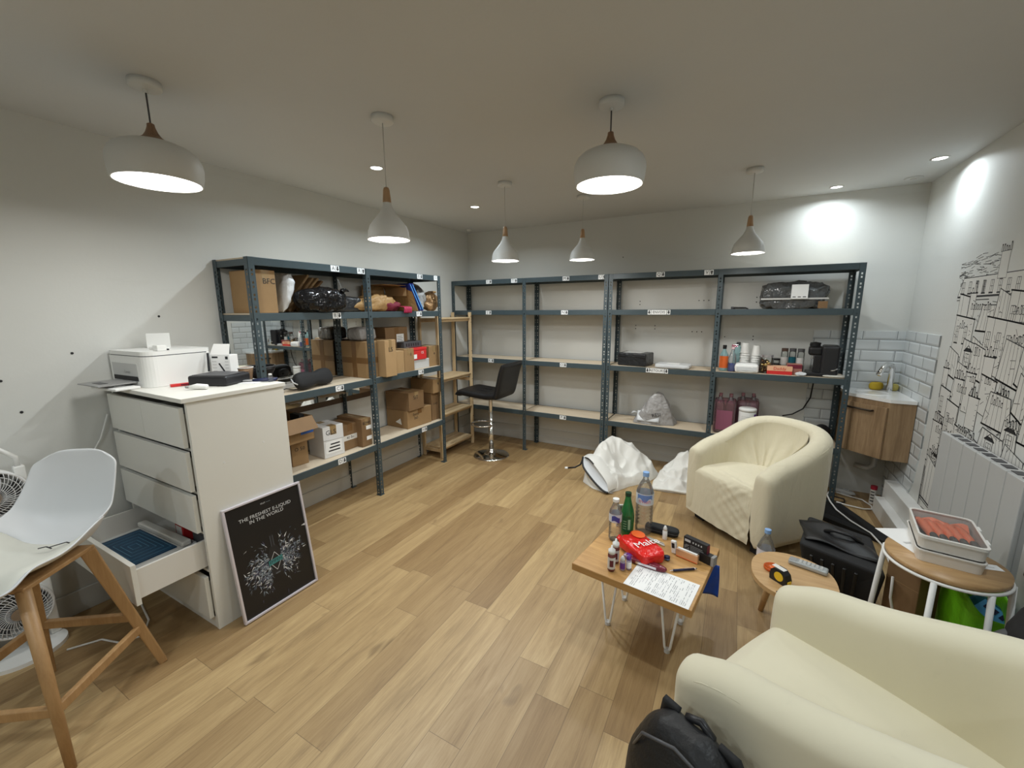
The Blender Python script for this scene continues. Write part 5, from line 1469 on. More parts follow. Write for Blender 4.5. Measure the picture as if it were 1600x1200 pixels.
# ------------------------------------------------------------------ white sacks on the floor
def sacks():
    # open sack: mouth faces the front left, body swells toward the rack
    def h1(x, y, t):
        d = math.exp(-(((x - 2.03) / .22) ** 2 + ((y + .42) / .20) ** 2)) * .29 + math.exp(-(((x - 1.84) / .14) ** 2 + ((y + .60) / .20) ** 2)) * .20 + math.exp(-(((x - 1.82) / .10) ** 2 + ((y + .78) / .11) ** 2)) * .12 + math.exp(-(((x - 1.97) / .10) ** 2 + ((y + .84) / .09) ** 2)) * .08
        return (.035 + d) * (.55 + .45 * min(1, t * 2))
    out = [(1.70, -.70), (1.74, -.86), (1.86, -.955), (1.985, -.995), (2.06, -.90), (2.12, -.78), (2.24, -.62), (2.31, -.42), (2.25, -.39), (2.0, -.385), (1.80, -.395), (1.74, -.52)]
    t = thing('white_sack', 'white woven sack with black drawstring mouth on the floor before the back rack', 'sack', (0, 0, 0))
    hull_bag(out, h1, 1.3, amp=.044, freq=7, nr=40, nth=150).build('sack_body', 'sack', t)
    lo = [Vector(p) for p in ((1.715, -.80, .205), (1.755, -.90, .155), (1.865, -.965, .075), (1.955, -1.005, .028), (2.005, -1.015, .018))]
    up = [Vector(p) for p in ((1.715, -.80, .205), (1.80, -.885, .225), (1.90, -.945, .165), (1.985, -.985, .085), (2.005, -1.015, .018))]
    def strip(A, B, n=16):
        def pos(P, u):
            f = u * (len(P) - 1); i = min(int(f), len(P) - 2); k = f - i
            a, b, c, d = P[max(i - 1, 0)], P[i], P[i + 1], P[min(i + 2, len(P) - 1)]
            return .5 * ((2 * b) + (-a + c) * k + (2 * a - 5 * b + 4 * c - d) * k * k + (-a + 3 * b - 3 * c + d) * k ** 3)
        return pos
    P = strip(lo, up)
    MB().grid(lambda u, v: P(lo, u).lerp(P(up, u), v) + Vector((.5, .62, .1)) * (.05 * math.sin(PI * v) * math.sin(PI * u)), 20, 8).build('mouth_lining', 'sackin', t)
    MB().grid(lambda u, v: P(lo, u) + Vector((.04 * v, .05 * v, -P(lo, u).z * v * .95)) , 20, 6).build('lower_lip', 'sack', t)
    MB().grid(lambda u, v: P(up, u) + Vector((.05 * v, .12 * v, .012 * math.sin(v * PI) - .0 * v)), 20, 6).build('upper_lip', 'sack', t)
    MB().tube([P(lo, k / 24) for k in range(25)], .0085, 8).build('black_hem', 'black', t)
    MB().tube([P(up, .12 + k / 24 * .25) for k in range(25)], .006, 8).build('black_hem', 'black', t)
    dr = MB().tube([(1.72, -.805, .20), (1.70, -.82, .14), (1.66, -.845, .115), (1.60, -.865, .105)], .0075, 8).build('drawstring', 'black', t)
    MB().tube([(1.60, -.865, .105), (1.575, -.872, .103)], .011, 8).build('white_toggle', 'white', dr)
    def h2(x, y, t):
        d = math.exp(-(((x - 2.52) / .15) ** 2 + ((y + .38) / .13) ** 2)) * .29 + math.exp(-(((x - 2.42) / .25) ** 2 + ((y + .5) / .15) ** 2)) * .06
        return (.03 + d) * (.5 + .5 * min(1, t * 2))
    out = [(2.30, -.75), (2.42, -.74), (2.56, -.72), (2.70, -.60), (2.72, -.42), (2.60, -.385), (2.45, -.385), (2.34, -.42), (2.28, -.58)]
    t = thing('white_sack', 'second crumpled white sack on the floor, between the open sack and the armchair', 'sack', (0, 0, 0))
    hull_bag(out, h2, 2.7, amp=.046, freq=8, nr=36, nth=140).build('sack_body', 'sack', t)
    MB().tube([(2.30, -.745, .012), (2.42, -.735, .02), (2.55, -.715, .012), (2.66, -.65, .016)], .012, 8).build('rolled_edge', 'sack', t)
sacks()
# ------------------------------------------------------------------ things on the coffee table
def table_items():
    z = CTZ + .001
    def water(label, x, y, zb, r, h, capm, lab, nm='water_bottle', txt=None, fill=0):
        t = thing(nm, label, 'bottle', (x, y, zb))
        prof = [(r * .80, 0), (r, .012 * h / .3)]
        for k in range(1, 9):
            zz = h * (.06 + .55 * k / 9); prof += [(r, zz - .006), (r * .955, zz), (r, zz + .006)]
        prof += [(r, h * .62), (r * .93, h * .72), (r * .62, h * .82), (.0135, h * .895), (.013, h * .935)]
        MB().lathe(prof, 28, cap=False).add([(r * .8 * math.cos(2 * PI * k / 28), r * .8 * math.sin(2 * PI * k / 28), 0) for k in range(28)], [tuple(range(28))]).build('bottle_body', 'bottle', t)
        MB().cyl(.0158, h * .935, h, 18).build('cap', capm, t)
        za, zb2 = h * lab[0], h * lab[1]
        lb = MB().lathe([(r * 1.012, za), (r * 1.012, zb2)], 32, cap=False).build('label', lab[2], t)
        if txt:
            # wrap the letters round the front of the bottle
            tv, tf = text_data(txt); s = txt_size = .030; R = r * 1.02
            a0 = math.atan2(-4.17 - y, 2.84 - x)
            vs = [(R * math.cos(a0 + p.x * s / R), R * math.sin(a0 + p.x * s / R), (za * .62 + zb2 * .38) + p.y * s) for p in tv]
            MB().add(vs, tf).build('lettering', mat('pink lettering', (.62, .12, .22), .5), lb)
            MB().grid(lambda u, v: (R * math.cos(a0 - .9 + 1.8 * u), R * math.sin(a0 - .9 + 1.8 * u), lerp(zb2 - .032, zb2 - .004, v) + .01 * math.sin(u * PI * 3) * (1 - v)), 18, 3).build('blue_peaks', mat('blue peaks', (.14, .25, .55), .5), lb)
        return t
    water('tall clear evian water bottle with blue cap at the back of the coffee table', 2.486, -2.112, z, .043, .325, 'bluecap', (.50, .68, mat('pale water label', (.66, .70, .74), .4)), txt='evian')
    t = water('small clear water bottle with white cap at the left of the coffee table', 2.374, -2.248, z, .031, .215, 'white', (.47, .66, mat('white blue label', (.62, .65, .74), .4)))
    MB().grid(lambda u, v: (.0322 * math.cos(-1.9 + 1.3 * u), .0322 * math.sin(-1.9 + 1.3 * u), .106 + .026 * v + .006 * math.sin(u * 5)), 12, 3).build('navy_patch', mat('navy print', (.05, .06, .30), .4), t)
    t = thing('glass_bottle', 'green sparkling water bottle with dark green cap on the coffee table', 'bottle', (2.416, -2.172, z))
    MB().lathe([(.026, 0), (.031, .008), (.033, .06), (.0335, .105), (.029, .135), (.020, .168), (.0145, .195), (.0135, .208)], 28).build('bottle_body', 'greenglass', t)
    MB().cyl(.0155, .208, .226, 18).build('cap', mat('dark green cap', (.01, .045, .02), .35), t)
    MB().grid(lambda u, v: (.0345 * math.cos(-2.2 + 1.5 * u), .0345 * math.sin(-2.2 + 1.5 * u), .03 + .075 * v), 14, 2).build('label', mat('green label', (.01, .13, .05), .4), t)
    m = MB()
    for k in range(4): m.grid(lambda u, v, k=k: (.0349 * math.cos(-1.95 + .5 * u), .0349 * math.sin(-1.95 + .5 * u), .042 + k * .013 + .004 * v), 6, 1)
    m.grid(lambda u, v: (.0349 * math.cos(-1.25 + .35 * u), .0349 * math.sin(-1.25 + .35 * u), .04 + .055 * v), 5, 2)
    m.build('label_print', mat('pale green print', (.35, .60, .38), .4), t)
    # e-liquid bottles
    def dropper(label, x, y, h, bodyc, labc, group):
        t = thing('dropper_bottle', label, 'bottle', (x, y, z), .6, group)
        r = .0165
        MB().lathe([(r * .9, 0), (r, .003), (r, h * .66), (r * .7, h * .70)], 22).build('bottle_body', bodyc, t)
        MB().lathe([(r * .92, h * .69), (r * .92, h * .83), (r * .35, h * .86), (r * .22, h), (.0005, h)], 20).build('dropper_cap', 'white', t)
        MB().lathe([(r * 1.02, h * .10), (r * 1.02, h * .56)], 22, cap=False).build('label', labc, t)
        MB().grid(lambda u, v: (r * 1.035 * math.cos(-2.4 + 1.0 * u), r * 1.035 * math.sin(-2.4 + 1.0 * u), h * (.2 + .26 * v)), 8, 2).build('label_print', mat('maroon print', (.12, .02, .03), .4), t)
    pale = mat('pale bottle label', (.62, .60, .57), .4); amber = mat('dark red liquid bottle', (.20, .05, .045), .15, trans=.3)
    dropper('white capped dropper bottle at the left front of the coffee table', 2.427, -2.505, .118, amber, pale, None)
    dropper('white capped dropper bottle just behind another at the left of the coffee table', 2.428, -2.440, .116, amber, pale, None)
    def vial(label, x, y, h, capm):
        t = thing('vial', label, 'bottle', (x, y, z), .3)
        MB().lathe([(.0105, 0), (.0115, .002), (.0115, h * .64), (.006, h * .7)], 18).build('vial_body', mat('clear violet vial', (.50, .42, .52), .2, trans=.3), t)
        MB().lathe([(.0105, h * .69), (.0105, h * .82), (.004, h), (.0005, h)], 16).build('cap', capm, t)
        MB().lathe([(.0119, h * .12), (.0119, h * .56)], 18, cap=False).build('label', 'purple' if capm != 'purple' else 'paper', t)
    vial('tiny vial with a clear cap left of the paper form', 2.470, -2.480, .066, 'lgrey')
    vial('tiny vial with a purple cap at the corner of the paper form', 2.493, -2.462, .068, 'purple')
    t = thing('vial', 'small white dropper bottle standing in front of the black case', 'bottle', (2.595, -2.135, z))
    MB().lathe([(.011, 0), (.0115, .002), (.0115, .045), (.006, .049)], 18).build('vial_body', 'white', t)
    MB().lathe([(.0095, .048), (.0095, .058), (.004, .072), (.0005, .072)], 16).build('cap', 'white', t)
    # red chocolate bag
    t = thing('sweet_bag', 'shiny red bag of chocolates lettered Malte on the coffee table', 'sweet bag', (2.517, -2.322, z), math.radians(-38))
    m = soft(.20, .13, .060, 41, .010, 20, .42)
    bg = m.build('bag_body', 'redbag', t)
    MB().grid(lambda u, v: (-.115 + .03 * u, lerp(-.055, .055, v), .030 + .018 * math.sin(v * 9) * (1 - u) + .006 * u), 6, 16).build('crimped_end', 'redbag', t, solid=.002)
    Xt = T(.022, .012, .0672) @ RZ(math.radians(88)) 
    m = MB().text('Malte', .058, Xt @ Matrix.Shear('XY', 4, (0, 0)) if False else Xt)
    m.build('lettering', 'paper', bg)
    MB().grid(lambda u, v: (-.055 + .035 * math.cos(2 * PI * u) * v, .028 + .03 * math.sin(2 * PI * u) * v, .0665), 20, 3, wrap_u=True).build('orange_burst', mat('orange print', (.80, .14, .03), .3), bg)
    o = tag(soft(.17, .035, .024, 43, .003, 30, .6).build('chocolate_bar', mat('maroon bar wrapper', (.16, .015, .03), .25, bump=.4, bscale=60)), 'dark maroon chocolate bar in front of the red bag', 'chocolate bar'); o.location = (2.560, -2.405, z); o.rotation_euler = (0, 0, math.radians(-6))
    MB().box(-.045, .045, -.019, -.0165, .008, .018).build('silver_lettering', 'alu', o)
    o = tag(soft(.05, .03, .022, 44, .004, 40, .6).build('foil_wrapper', mat('lilac foil', (.34, .26, .36), .25, metal=.4, bump=.5, bscale=60)), 'lilac foil wrapper under the front of the red bag', 'wrapper'); o.location = (2.478, -2.385, z)
    MB().box(-.012, .012, -.008, .008, .021, .024).build('twist', 'purple', o)
    o = tag(MB().lathe([(.0005, 0), (.013, .004), (.013, .018), (.0005, .022)], 16).build('blue_cap', 'navy'), 'small dark blue cap at the right end of the red bag', 'cap'); o.location = (2.632, -2.312, z)
    MB().lathe([(.0135, .007), (.0135, .010)], 16, cap=False).build('ring', 'bluecap', o)
    # eyeglass case, straw, phone
    t = thing('glasses_case', 'black hard glasses case at the back of the coffee table', 'glasses case', (2.572, -2.078, z), math.radians(-2))
    def case(u, v):
        a = 2 * PI * u; b = PI * (v - .5)
        f = lambda q, p: math.copysign(abs(q) ** p, q)
        return (.082 * f(math.cos(b), .25) * f(math.cos(a), .35), .030 * f(math.cos(b), .25) * f(math.sin(a), .5), .018 + .018 * f(math.sin(b), .5))
    MB().grid(case, 40, 16, wrap_u=True).build('case_shell', 'blackm', t)
    MB().tube([(.0825 * math.copysign(abs(math.cos(a)) ** .35, math.cos(a)), .0305 * math.copysign(abs(math.sin(a)) ** .5, math.sin(a)), .018) for a in [2 * PI * k / 48 for k in range(48)]], .0012, 5, closed=True).build('seam', 'dgrey', t)
    o = tag(MB().tube([(2.500, -2.165, z + .005), (2.605, -2.205, z + .005)], .0042, 10).build('stick', 'white'), 'white paper stick lying between the red bag and the tiny white bottle', 'stick')
    MB().tube([(2.520, -2.158, z + .004), (2.60, -2.186, z + .004)], .0022, 8).build('thin_stick', 'tub', o)
    t = thing('smartphone', 'white smartphone propped upright behind the green bottle', 'phone', (2.378, -2.105, z), math.radians(30))
    ph = MB().box(-.036, .036, -.004, .004, 0, .13).build('phone_body', 'white', t, bevel=.003); ph.rotation_euler = (.10, 0, 0)
    MB().box(-.032, .032, -.0046, -.0041, .008, .122).build('screen', mat('grey screen', (.30, .31, .32), .2), ph)
    # boxes and gadget at the right
    t = thing('product_box', 'black printed product box standing at the right of the coffee table', 'box', (2.745, -2.222, z), math.radians(-24))
    bx = MB().box(-.056, .056, -.013, .013, 0, .083).build('carton', 'black', t, bevel=.001)
    m = MB()
    X = T(0, -.0134, 0) @ FACE_NY
    m.box(-.05, -.022, .062, .074, 0, .0003, 0, X)
    for k in range(4): m.box(-.012 + k * .013, -.006 + k * .013, .064, .072, 0, .0003, 0, X)
    for k in range(6): m.box(-.022, .048 - .006 * (k % 3), .014 + k * .007, .0165 + k * .007, 0, .0003, 1, X)
    for k in range(5):
        for j in range(4): 
            if (k * 3 + j) % 4: m.box(-.05 + j * .006, -.0455 + j * .006, .02 + k * .006, .0245 + k * .006, 0, .0003, 1, X)
    m.build('printing', ['lgrey', 'grey'], bx)
    MB().box(.0562, .057, -.012, .012, .004, .079).build('red_side', mat('maroon side', (.18, .01, .04), .4), bx)
    t = thing('product_box', 'small dark box with a grey end, lying against the standing black box', 'box', (2.795, -2.248, z), math.radians(-24))
    MB().box(-.030, .022, -.016, .016, 0, .042).build('carton', 'black', t, bevel=.001)
    MB().box(.0225, .036, -.0165, .0165, 0, .043).build('grey_end', 'grey', t, bevel=.001)
    t = thing('vape_holder', 'pale gold case standing on edge in front of the black product box', 'case', (2.713, -2.265, z), math.radians(-17))
    MB().box(-.050, .050, -.010, .010, 0, .040).build('case_shell', 'rosegold', t, bevel=.003)
    MB().box(-.048, .048, -.0112, -.0101, .003, .006).build('base_strip', 'orange', t)
    MB().box(-.044, .044, -.006, .006, .0402, .043).build('white_insert', 'white', t)
    t = thing('vape', 'white and black electronic vape standing at the left end of the gold case', 'vape', (2.655, -2.240, z), math.radians(-20))
    v_ = MB().box(-.012, .012, -.008, .008, 0, .062).build('vape_body', 'white', t, bevel=.004, seg=3); v_.rotation_euler = (0, -.12, 0)
    MB().box(-.007, .007, -.0088, -.0081, .028, .052).build('screen', 'ink', v_)
    # paper form and pen
    p = [Vector((2.496, -2.572, 0)), Vector((2.742, -2.618, 0)), Vector((2.772, -2.412, 0)), Vector((2.518, -2.402, 0))]
    p[1] = p[0] + Vector((.258, -.040, 0)); p[3] = p[0] + Vector((.0275, .177, 0)); p[2] = p[1] + Vector((.0275, .177, 0))
    m = MB(); m.add([(q.x, q.y, z) for q in p] + [(q.x, q.y, z + .0006) for q in p], [(0, 1, 2, 3), (4, 5, 6, 7), (0, 1, 5, 4), (1, 2, 6, 5), (2, 3, 7, 6), (3, 0, 4, 7)])
    o = tag(m.build('paper_form', 'paper'), 'white filled-in paper form lying at the front edge of the coffee table', 'paper')
    rnd = random.Random(6); m = MB()
    a, bb, c = p[0], p[1] - p[0], p[3] - p[0]
    def ln(u0, u1, v0, v1, mi=0):
        P_ = lambda u, v: tuple(a + bb * u + c * v + Vector((0, 0, z + .0009)))
        m.add([P_(u0, v0), P_(u1, v0), P_(u1, v1), P_(u0, v1)], [(0, 1, 2, 3)], mi)
    # text columns run across the short way of the sheet
    u = .06
    while u < .95:
        v0 = .06
        while v0 < .9:
            L = rnd.uniform(.03, .22)
            if rnd.random() < .72: ln(u, u + .010, v0, min(.93, v0 + L), rnd.choice([0, 0, 1]))
            v0 += L + rnd.uniform(.015, .06)
        u += rnd.choice([.026, .026, .034, .05])
    m.build('printing', [mat('grey print', (.42, .42, .43), .7), mat('pale print', (.62, .62, .64), .7)], o)
    t = thing('pen', 'dark blue pen lying across the edge of the paper form', 'pen', (2.712, -2.362, z + .006), math.radians(34))
    MB().tube([(-.05, 0, 0), (.045, 0, 0)], .0052, 10).build('barrel', 'navy', t)
    MB().tube([(-.068, 0, -.001), (-.05, 0, 0)], .003, 8, rr=[.001, .004]).build('tip', 'alu', t)
    MB().tube([(.045, 0, 0), (.056, 0, 0)], .0035, 8).build('button', 'alu', t)
    MB().box(.0, .045, -.0012, .0012, .005, .0075).build('clip', 'alu', t)
    # blue crisp packet hanging under the table edge
    t = thing('packet', 'blue plastic packet hanging below the right edge of the coffee table', 'packet', (2.80, -2.17, .323), math.radians(-10))
    MB().grid(lambda u, v: (lerp(-.05, .05, u) , .012 * math.sin(u * 5 + v * 4), -.17 * v), 14, 14).build('packet_body', mat('blue packet', (.01, .07, .42), .3, bump=.5, bscale=30), t, solid=.006)
    MB().box(-.03, .03, -.008, .012, -.004, .0025).build('adhesive_tab', 'lgrey', t)
table_items()

def side_table_items():
    z = OTZ + .001
    t = thing('tape_measure', 'black and yellow tape measure on the oval side table', 'tape measure', (3.085, -2.165, z), math.radians(-40))
    MB().prism([(-.036, -.0), (.036, 0), (.038, .02), (.03, .045), (.012, .060), (-.02, .060), (-.034, .045), (-.038, .02)], -.019, .019, 0, RX(PI / 2)).build('case', 'black', t, bevel=.007, seg=3)
    MB().cyl(.020, .0185, .0205, 24, 0, T(.004, 0, .03) @ RX(PI / 2)).build('yellow_disc', 'yellow', t)
    MB().box(.0375, .042, -.012, .012, .002, .022).build('yellow_front', 'yellow', t, bevel=.002)
    MB().grid(lambda u, v: (-.036 + .055 * u, -.012 + .024 * v, .0612 - .0 * u), 4, 2).build('pale_top', 'tub', t)
    MB().tube([(.040, .0, .006), (.060, -.012, .003), (.075, -.04, .003), (.06, -.075, .003), (.045, -.082, .003), (.05, -.05, .0035), (.045, -.01, .006)], .003, 6).build('wrist_strap', 'black', t)
    t = thing('jar_lid', 'round orange lid lying behind the tape measure', 'lid', (3.062, -2.08, z))
    MB().lathe([(.0345, 0), (.0365, .004), (.0365, .012), (.034, .014), (.032, .010), (.0005, .009)], 32).build('lid_body', mat('translucent orange', (.75, .13, .02), .25, trans=.3), t)
    MB().lathe([(.012, .0092), (.0115, .0105), (.0005, .0105)], 18).build('centre_mark', 'orange', t)
    t = thing('remote_case', 'silver grey remote in clear wrapping on the oval side table', 'remote control', (3.205, -1.995, z), math.radians(-15))
    MB().box(-.075, .075, -.024, .024, 0, .022).build('remote_body', mat('silver plastic', (.42, .44, .44), .25, metal=.3), t, bevel=.008, seg=3)
    m = MB()
    for i in range(6):
        for j in range(3): m.box(-.035 + i * .016, -.025 + i * .016, -.014 + j * .011, -.007 + j * .011, .0222, .0236)
    m.build('buttons', 'lgrey', t)
    MB().box(-.070, -.045, -.016, .016, .0222, .0232).build('display', 'grey', t)
    # bottle on the floor behind the oval table
    t = thing('water_bottle', 'clear water bottle with blue cap on the floor between oval table and far armchair', 'bottle', (3.062, -1.70, .001))
    r, h = .042, .318
    prof = [(r * .80, 0), (r, .012)]
    for k in range(1, 9):
        zz = h * (.06 + .55 * k / 9); prof += [(r, zz - .006), (r * .955, zz), (r, zz + .006)]
    prof += [(r, h * .62), (r * .93, h * .70), (r * .66, h * .80), (.0135, h * .895), (.013, h * .935)]
    MB().lathe(prof, 28).build('bottle_body', 'bottle', t)
    MB().cyl(.0158, h * .935, h, 18).build('cap', 'bluecap', t)
    MB().lathe([(r * 1.012, h * .5), (r * 1.012, h * .66)], 32, cap=False).build('label', mat('pale pink label', (.74, .70, .74), .4), t)
side_table_items()

def tubs():
    for k in range(2):
        t = thing('storage_tub', ('lower off white storage tub of the two on the round side table', 'upper storage tub with clear lid showing coral gloves')[k], 'storage tub', (3.618, -2.028, RTZ + .001 + .052 * k), math.radians(-9))
        a, b, h = .095, .142, .048
        def rr(s, r=.022, ax=a, by=b):
            out = []
            for (cx, cy, a0) in ((ax - r, by - r, 0), (-ax + r, by - r, 90), (-ax + r, -by + r, 180), (ax - r, -by + r, 270)):
                for q in range(6):
                    an = math.radians(a0 + 18 * q); out.append(((cx + r * math.cos(an)) * s, (cy + r * math.sin(an)) * s))
            return out
        m = MB(); lv = [(.93, 0, 0), (.975, 0, h - .006), (1.0, 0, h - .005), (1.0, 0, h)]
        loops = [[(x, y, z_) for x, y in rr(s)] for s, _, z_ in lv] + [[(x, y, z_) for x, y in rr(s)] for s, z_ in ((.955, h), (.905, .004))]
        n = len(loops[0]); vs = [p for L in loops for p in L]; fs = []
        for i in range(len(loops) - 1):
            for j in range(n): fs.append((i * n + j, i * n + (j + 1) % n, (i + 1) * n + (j + 1) % n, (i + 1) * n + j))
        fs.append(tuple(range(n))); fs.append(tuple((len(loops) - 1) * n + j for j in range(n)))
        m.add(vs, fs, 0, False); m.build('tub_body', 'tub', t)
        if k == 1:
            m = MB(); o_, i_ = rr(1.0), rr(.93)
            vs = [(x, y, h + .0005) for x, y in o_] + [(x, y, h + .0005) for x, y in i_] + [(x, y, h + .006) for x, y in o_] + [(x, y, h + .006) for x, y in i_]
            fs = []
            for j in range(n):
                j2 = (j + 1) % n
                fs += [(j, j2, n + j2, n + j), (2 * n + j, 2 * n + j2, 3 * n + j2, 3 * n + j), (j, j2, 2 * n + j2, 2 * n + j), (n + j, n + j2, 3 * n + j2, 3 * n + j)]
            m.add(vs, fs); m.build('lid_rim', 'tub', t)
            MB().add([(x, y, h + .003) for x, y in rr(.94)], [tuple(range(n))]).build('clear_lid', 'clearlid', t)
            for y in (-.06, .06): MB().box(.0945, .104, y - .02, y + .02, h - .012, h + .004).build('clip', 'white', t, bevel=.002)
    # coral rubber gloves inside the upper tub: fingers side by side with grey gaps between
    t = thing('rubber_gloves', 'coral and grey rubber gloves packed inside the clear lidded tub', 'gloves', (3.618, -2.028, RTZ + .053), math.radians(-9))
    rnd = random.Random(2); m = MB(); m2 = MB()
    for i in range(5):
        x0 = -.058 + i * .027
        m.tube([(x0 - .008, .092, .020), (x0 + .0, .04, .028), (x0 + .010, -.03, .030), (x0 + .016, -.085, .022)], .014, 10, rr=[.016, .017, .015, .009])
        m2.tube([(x0 + .018, -.112, .024), (x0 + .018, -.088, .032), (x0 + .016, -.055, .030), (x0 + .008, -.02, .018)], .013, 9, rr=[.009, .012, .012, .008])
    m.grid(lambda u, v: (lerp(-.078, .078, u), lerp(.06, .115, v), .030 + .008 * math.sin(u * 11 + v * 4)), 14, 6)
    m2.grid(lambda u, v: (lerp(-.078, .078, u), lerp(-.118, .118, v), .008), 2, 2)
    m.build('glove_fingers', 'coral', t); m2.build('grey_palms', mat('dark glove palm', (.10, .095, .09), .7), t)
    o = tag(MB().box(-.075, .075, -.105, .105, 0, .0008).build('paper_sheet', 'paper'), 'white paper sheet sticking out left of the tubs on the round side table', 'paper'); o.location = (3.548, -1.985, RTZ + .0006); o.rotation_euler = (0, 0, .45)
    MB().box(-.05, .05, -.02, -.005, .0009, .0013).build('printed_lines', 'lgrey', o)
    o = tag(MB().box(-.04, .04, -.02, .02, 0, .0008).build('paper_scrap', 'paper'), 'white paper scrap right of the tubs on the round side table', 'paper'); o.location = (3.725, -2.085, RTZ + .0006); o.rotation_euler = (0, 0, .2)
    MB().box(-.02, .02, -.004, .0, .0009, .0013).build('printed_lines', 'lgrey', o)
tubs()

# ------------------------------------------------------------------ clutter on the floor at the right
def clutter():
    # black ribbed case, narrower at the bottom
    t = thing('equipment_bag', 'big black ribbed bag on the floor behind the oval side table', 'bag', (0, 0, 0))
    top = [(3.19, -1.78), (3.50, -1.93), (3.53, -1.55), (3.27, -1.42)]; bot = [(3.26, -1.70), (3.49, -1.84), (3.50, -1.58), (3.32, -1.46)]
    m = MB(); vs = [(*p, .002) for p in bot] + [(*p, .325) for p in top]
    m.add(vs, [(3, 2, 1, 0), (4, 5, 6, 7), (0, 1, 5, 4), (1, 2, 6, 5), (2, 3, 7, 6), (3, 0, 4, 7)])
    m.build('bag_body', 'blackm', t, bevel=.02, seg=4)
    for k in range(5):
        u = .18 + k * .13
        a = Vector(bot[0] + (.03,)).lerp(Vector(bot[1] + (.03,)), u); b = Vector(top[0] + (.285,)).lerp(Vector(top[1] + (.285,)), u)
        nn = Vector((-.42, -.86, 0)) * .008
        MB().bar(a + nn, b + nn, .014, .010).build('rib', 'leather', t, bevel=.003)
    MB().grid(lambda u, v: (lerp(3.22, 3.50, u), lerp(-1.74, -1.50, v) - .10 * u, .328 + .010 * math.sin(u * 7 + v * 5) + .012 * math.sin(PI * u)), 16, 12).build('top_flap', 'leather', t, solid=.006)
    MB().tube([(3.32, -1.62, .338), (3.35, -1.66, .368), (3.41, -1.69, .372), (3.46, -1.70, .342)], .009, 8).build('handle', 'black', t)
    # flat black board
    o = MB().prism([(3.40, -.66), (3.45, -.415), (3.62, -.40), (3.805, -.86), (3.77, -.93)], .002, .03).build('black_board', 'blackm', bevel=.003)
    tag(o, 'flat black board lying on the floor in front of the rack end upright', 'board')
    MB().prism([(3.47, -.62), (3.52, -.45), (3.60, -.45), (3.72, -.80)], .0302, .0315).build('rubber_pad', 'leather', o)
    o = tag(MB().tube([(3.635, -.13, .012), (3.575, -.20, .03), (3.545, -.33, .05), (3.545, -.45, .050), (3.565, -.57, .042), (3.62, -.72, .040), (3.70, -.86, .040), (3.735, -.96, .02), (3.72, -1.25, .012), (3.68, -1.55, .012), (3.62, -1.73, .012)], .0055, 8).build('white_cable', 'white'), 'white cable trailing from the rack end over the black board', 'cable')
    MB().tube([(3.635, -.13, .012), (3.70, -.16, .010), (3.79, -.20, .010), (3.825, -.30, .010), (3.815, -.36, .010), (3.76, -.385, .010), (3.66, -.37, .012), (3.60, -.365, .022)], .0055, 8).build('cable_loop', 'white', o)
    o = tag(MB().tube([(3.50, -.40, .008), (3.55, -.27, .012), (3.60, -.22, .010), (3.67, -.24, .008), (3.66, -.31, .008), (3.62, -.33, .008), (3.55, -.30, .012), (3.44, -.30, .01)], .005, 8).build('black_cable', 'black'), 'black cable coiled at the foot of the rack end upright', 'cable')
    o = MB().box(-.045, .045, -.03, .03, 0, .042).build('yellow_box', 'yellow', bevel=.006); tag(o, 'small yellow box on the floor under the rack end', 'box'); o.location = (3.495, -.26, .001); o.rotation_euler = (0, 0, .3)
    MB().box(-.03, .03, -.0306, -.0301, .012, .03).build('label', mat('dull yellow', (.40, .26, .02), .5), o)
    o = tag(soft(.13, .06, .035, 51, .010, 22, .7).build('crumpled_wrapper', mat('clear wrapper', (.75, .76, .76), .2, trans=.3, bump=.6, bscale=40)), 'crumpled clear wrapper on the floor under the sink', 'wrapper'); o.location = (3.70, -.10, .001); o.rotation_euler = (0, 0, -.3)
    MB().box(-.02, .02, -.012, .012, .032, .036).build('fold', 'whitebag', o)
    t = thing('spray_can', 'thin white can with a red cap standing against the wall below the sink', 'can', (3.845, -.215, .001))
    MB().cyl(.020, 0, .115, 18).build('can_body', 'tub', t); MB().cyl(.021, .1152, .142, 18).build('cap', mat('dark red cap', (.36, .02, .04), .4), t)
    m = MB()
    for k in range(4): m.grid(lambda u, v, k=k: (.0204 * math.cos(-2.6 + 1.1 * u), .0204 * math.sin(-2.6 + 1.1 * u), .02 + k * .024 + .010 * v), 6, 1)
    m.build('printing', 'dgrey', t)
    # brown box under the round table
    o = carton('tall brown cardboard box on the floor under the round side table', (.13, .12, .40), (3.605, -1.865, .001), math.radians(-50), 'kraft3', None, group='boxes on the floor')
    del o['group']
    MB().box(-.065, .065, -.0612, -.0604, .29, .293).build('fold_line', 'kraft', o)
    tag(MB().tube([(3.50, -1.99, .36), (3.505, -1.985, .26), (3.53, -1.975, .16), (3.57, -1.955, .07), (3.60, -1.95, .012)], .005, 8).build('lamp_flex', 'white'), 'white cord hanging down the side of the tall brown box', 'cord')
    # green shopping bag with packs in it
    t = thing('shopping_bag', 'bright green shopping bag on the floor behind the round table legs', 'shopping bag', (3.762, -1.935, .001), 0)
    def gb(u, v):
        a = 2 * PI * u; c, s = math.cos(a), math.sin(a)
        f = lambda q: math.copysign(abs(q) ** .6, q)
        w_ = .90 + .12 * v + .035 * noise.noise(Vector((c * 2, s * 2, v * 4))) * 2
        return (f(c) * .070 * w_, f(s) * .168 * w_, .36 * v + .035 * v * math.sin(a * 2 + 1) + .004)
    MB().grid(gb, 60, 22, wrap_u=True).build('bag_body', 'green', t, solid=.003)
    MB().prism([(f_x * .064, f_y * .15) for f_x, f_y in [(math.cos(2 * PI * k / 30), math.sin(2 * PI * k / 30)) for k in range(30)]], .004, .008).build('bag_bottom', 'green', t)
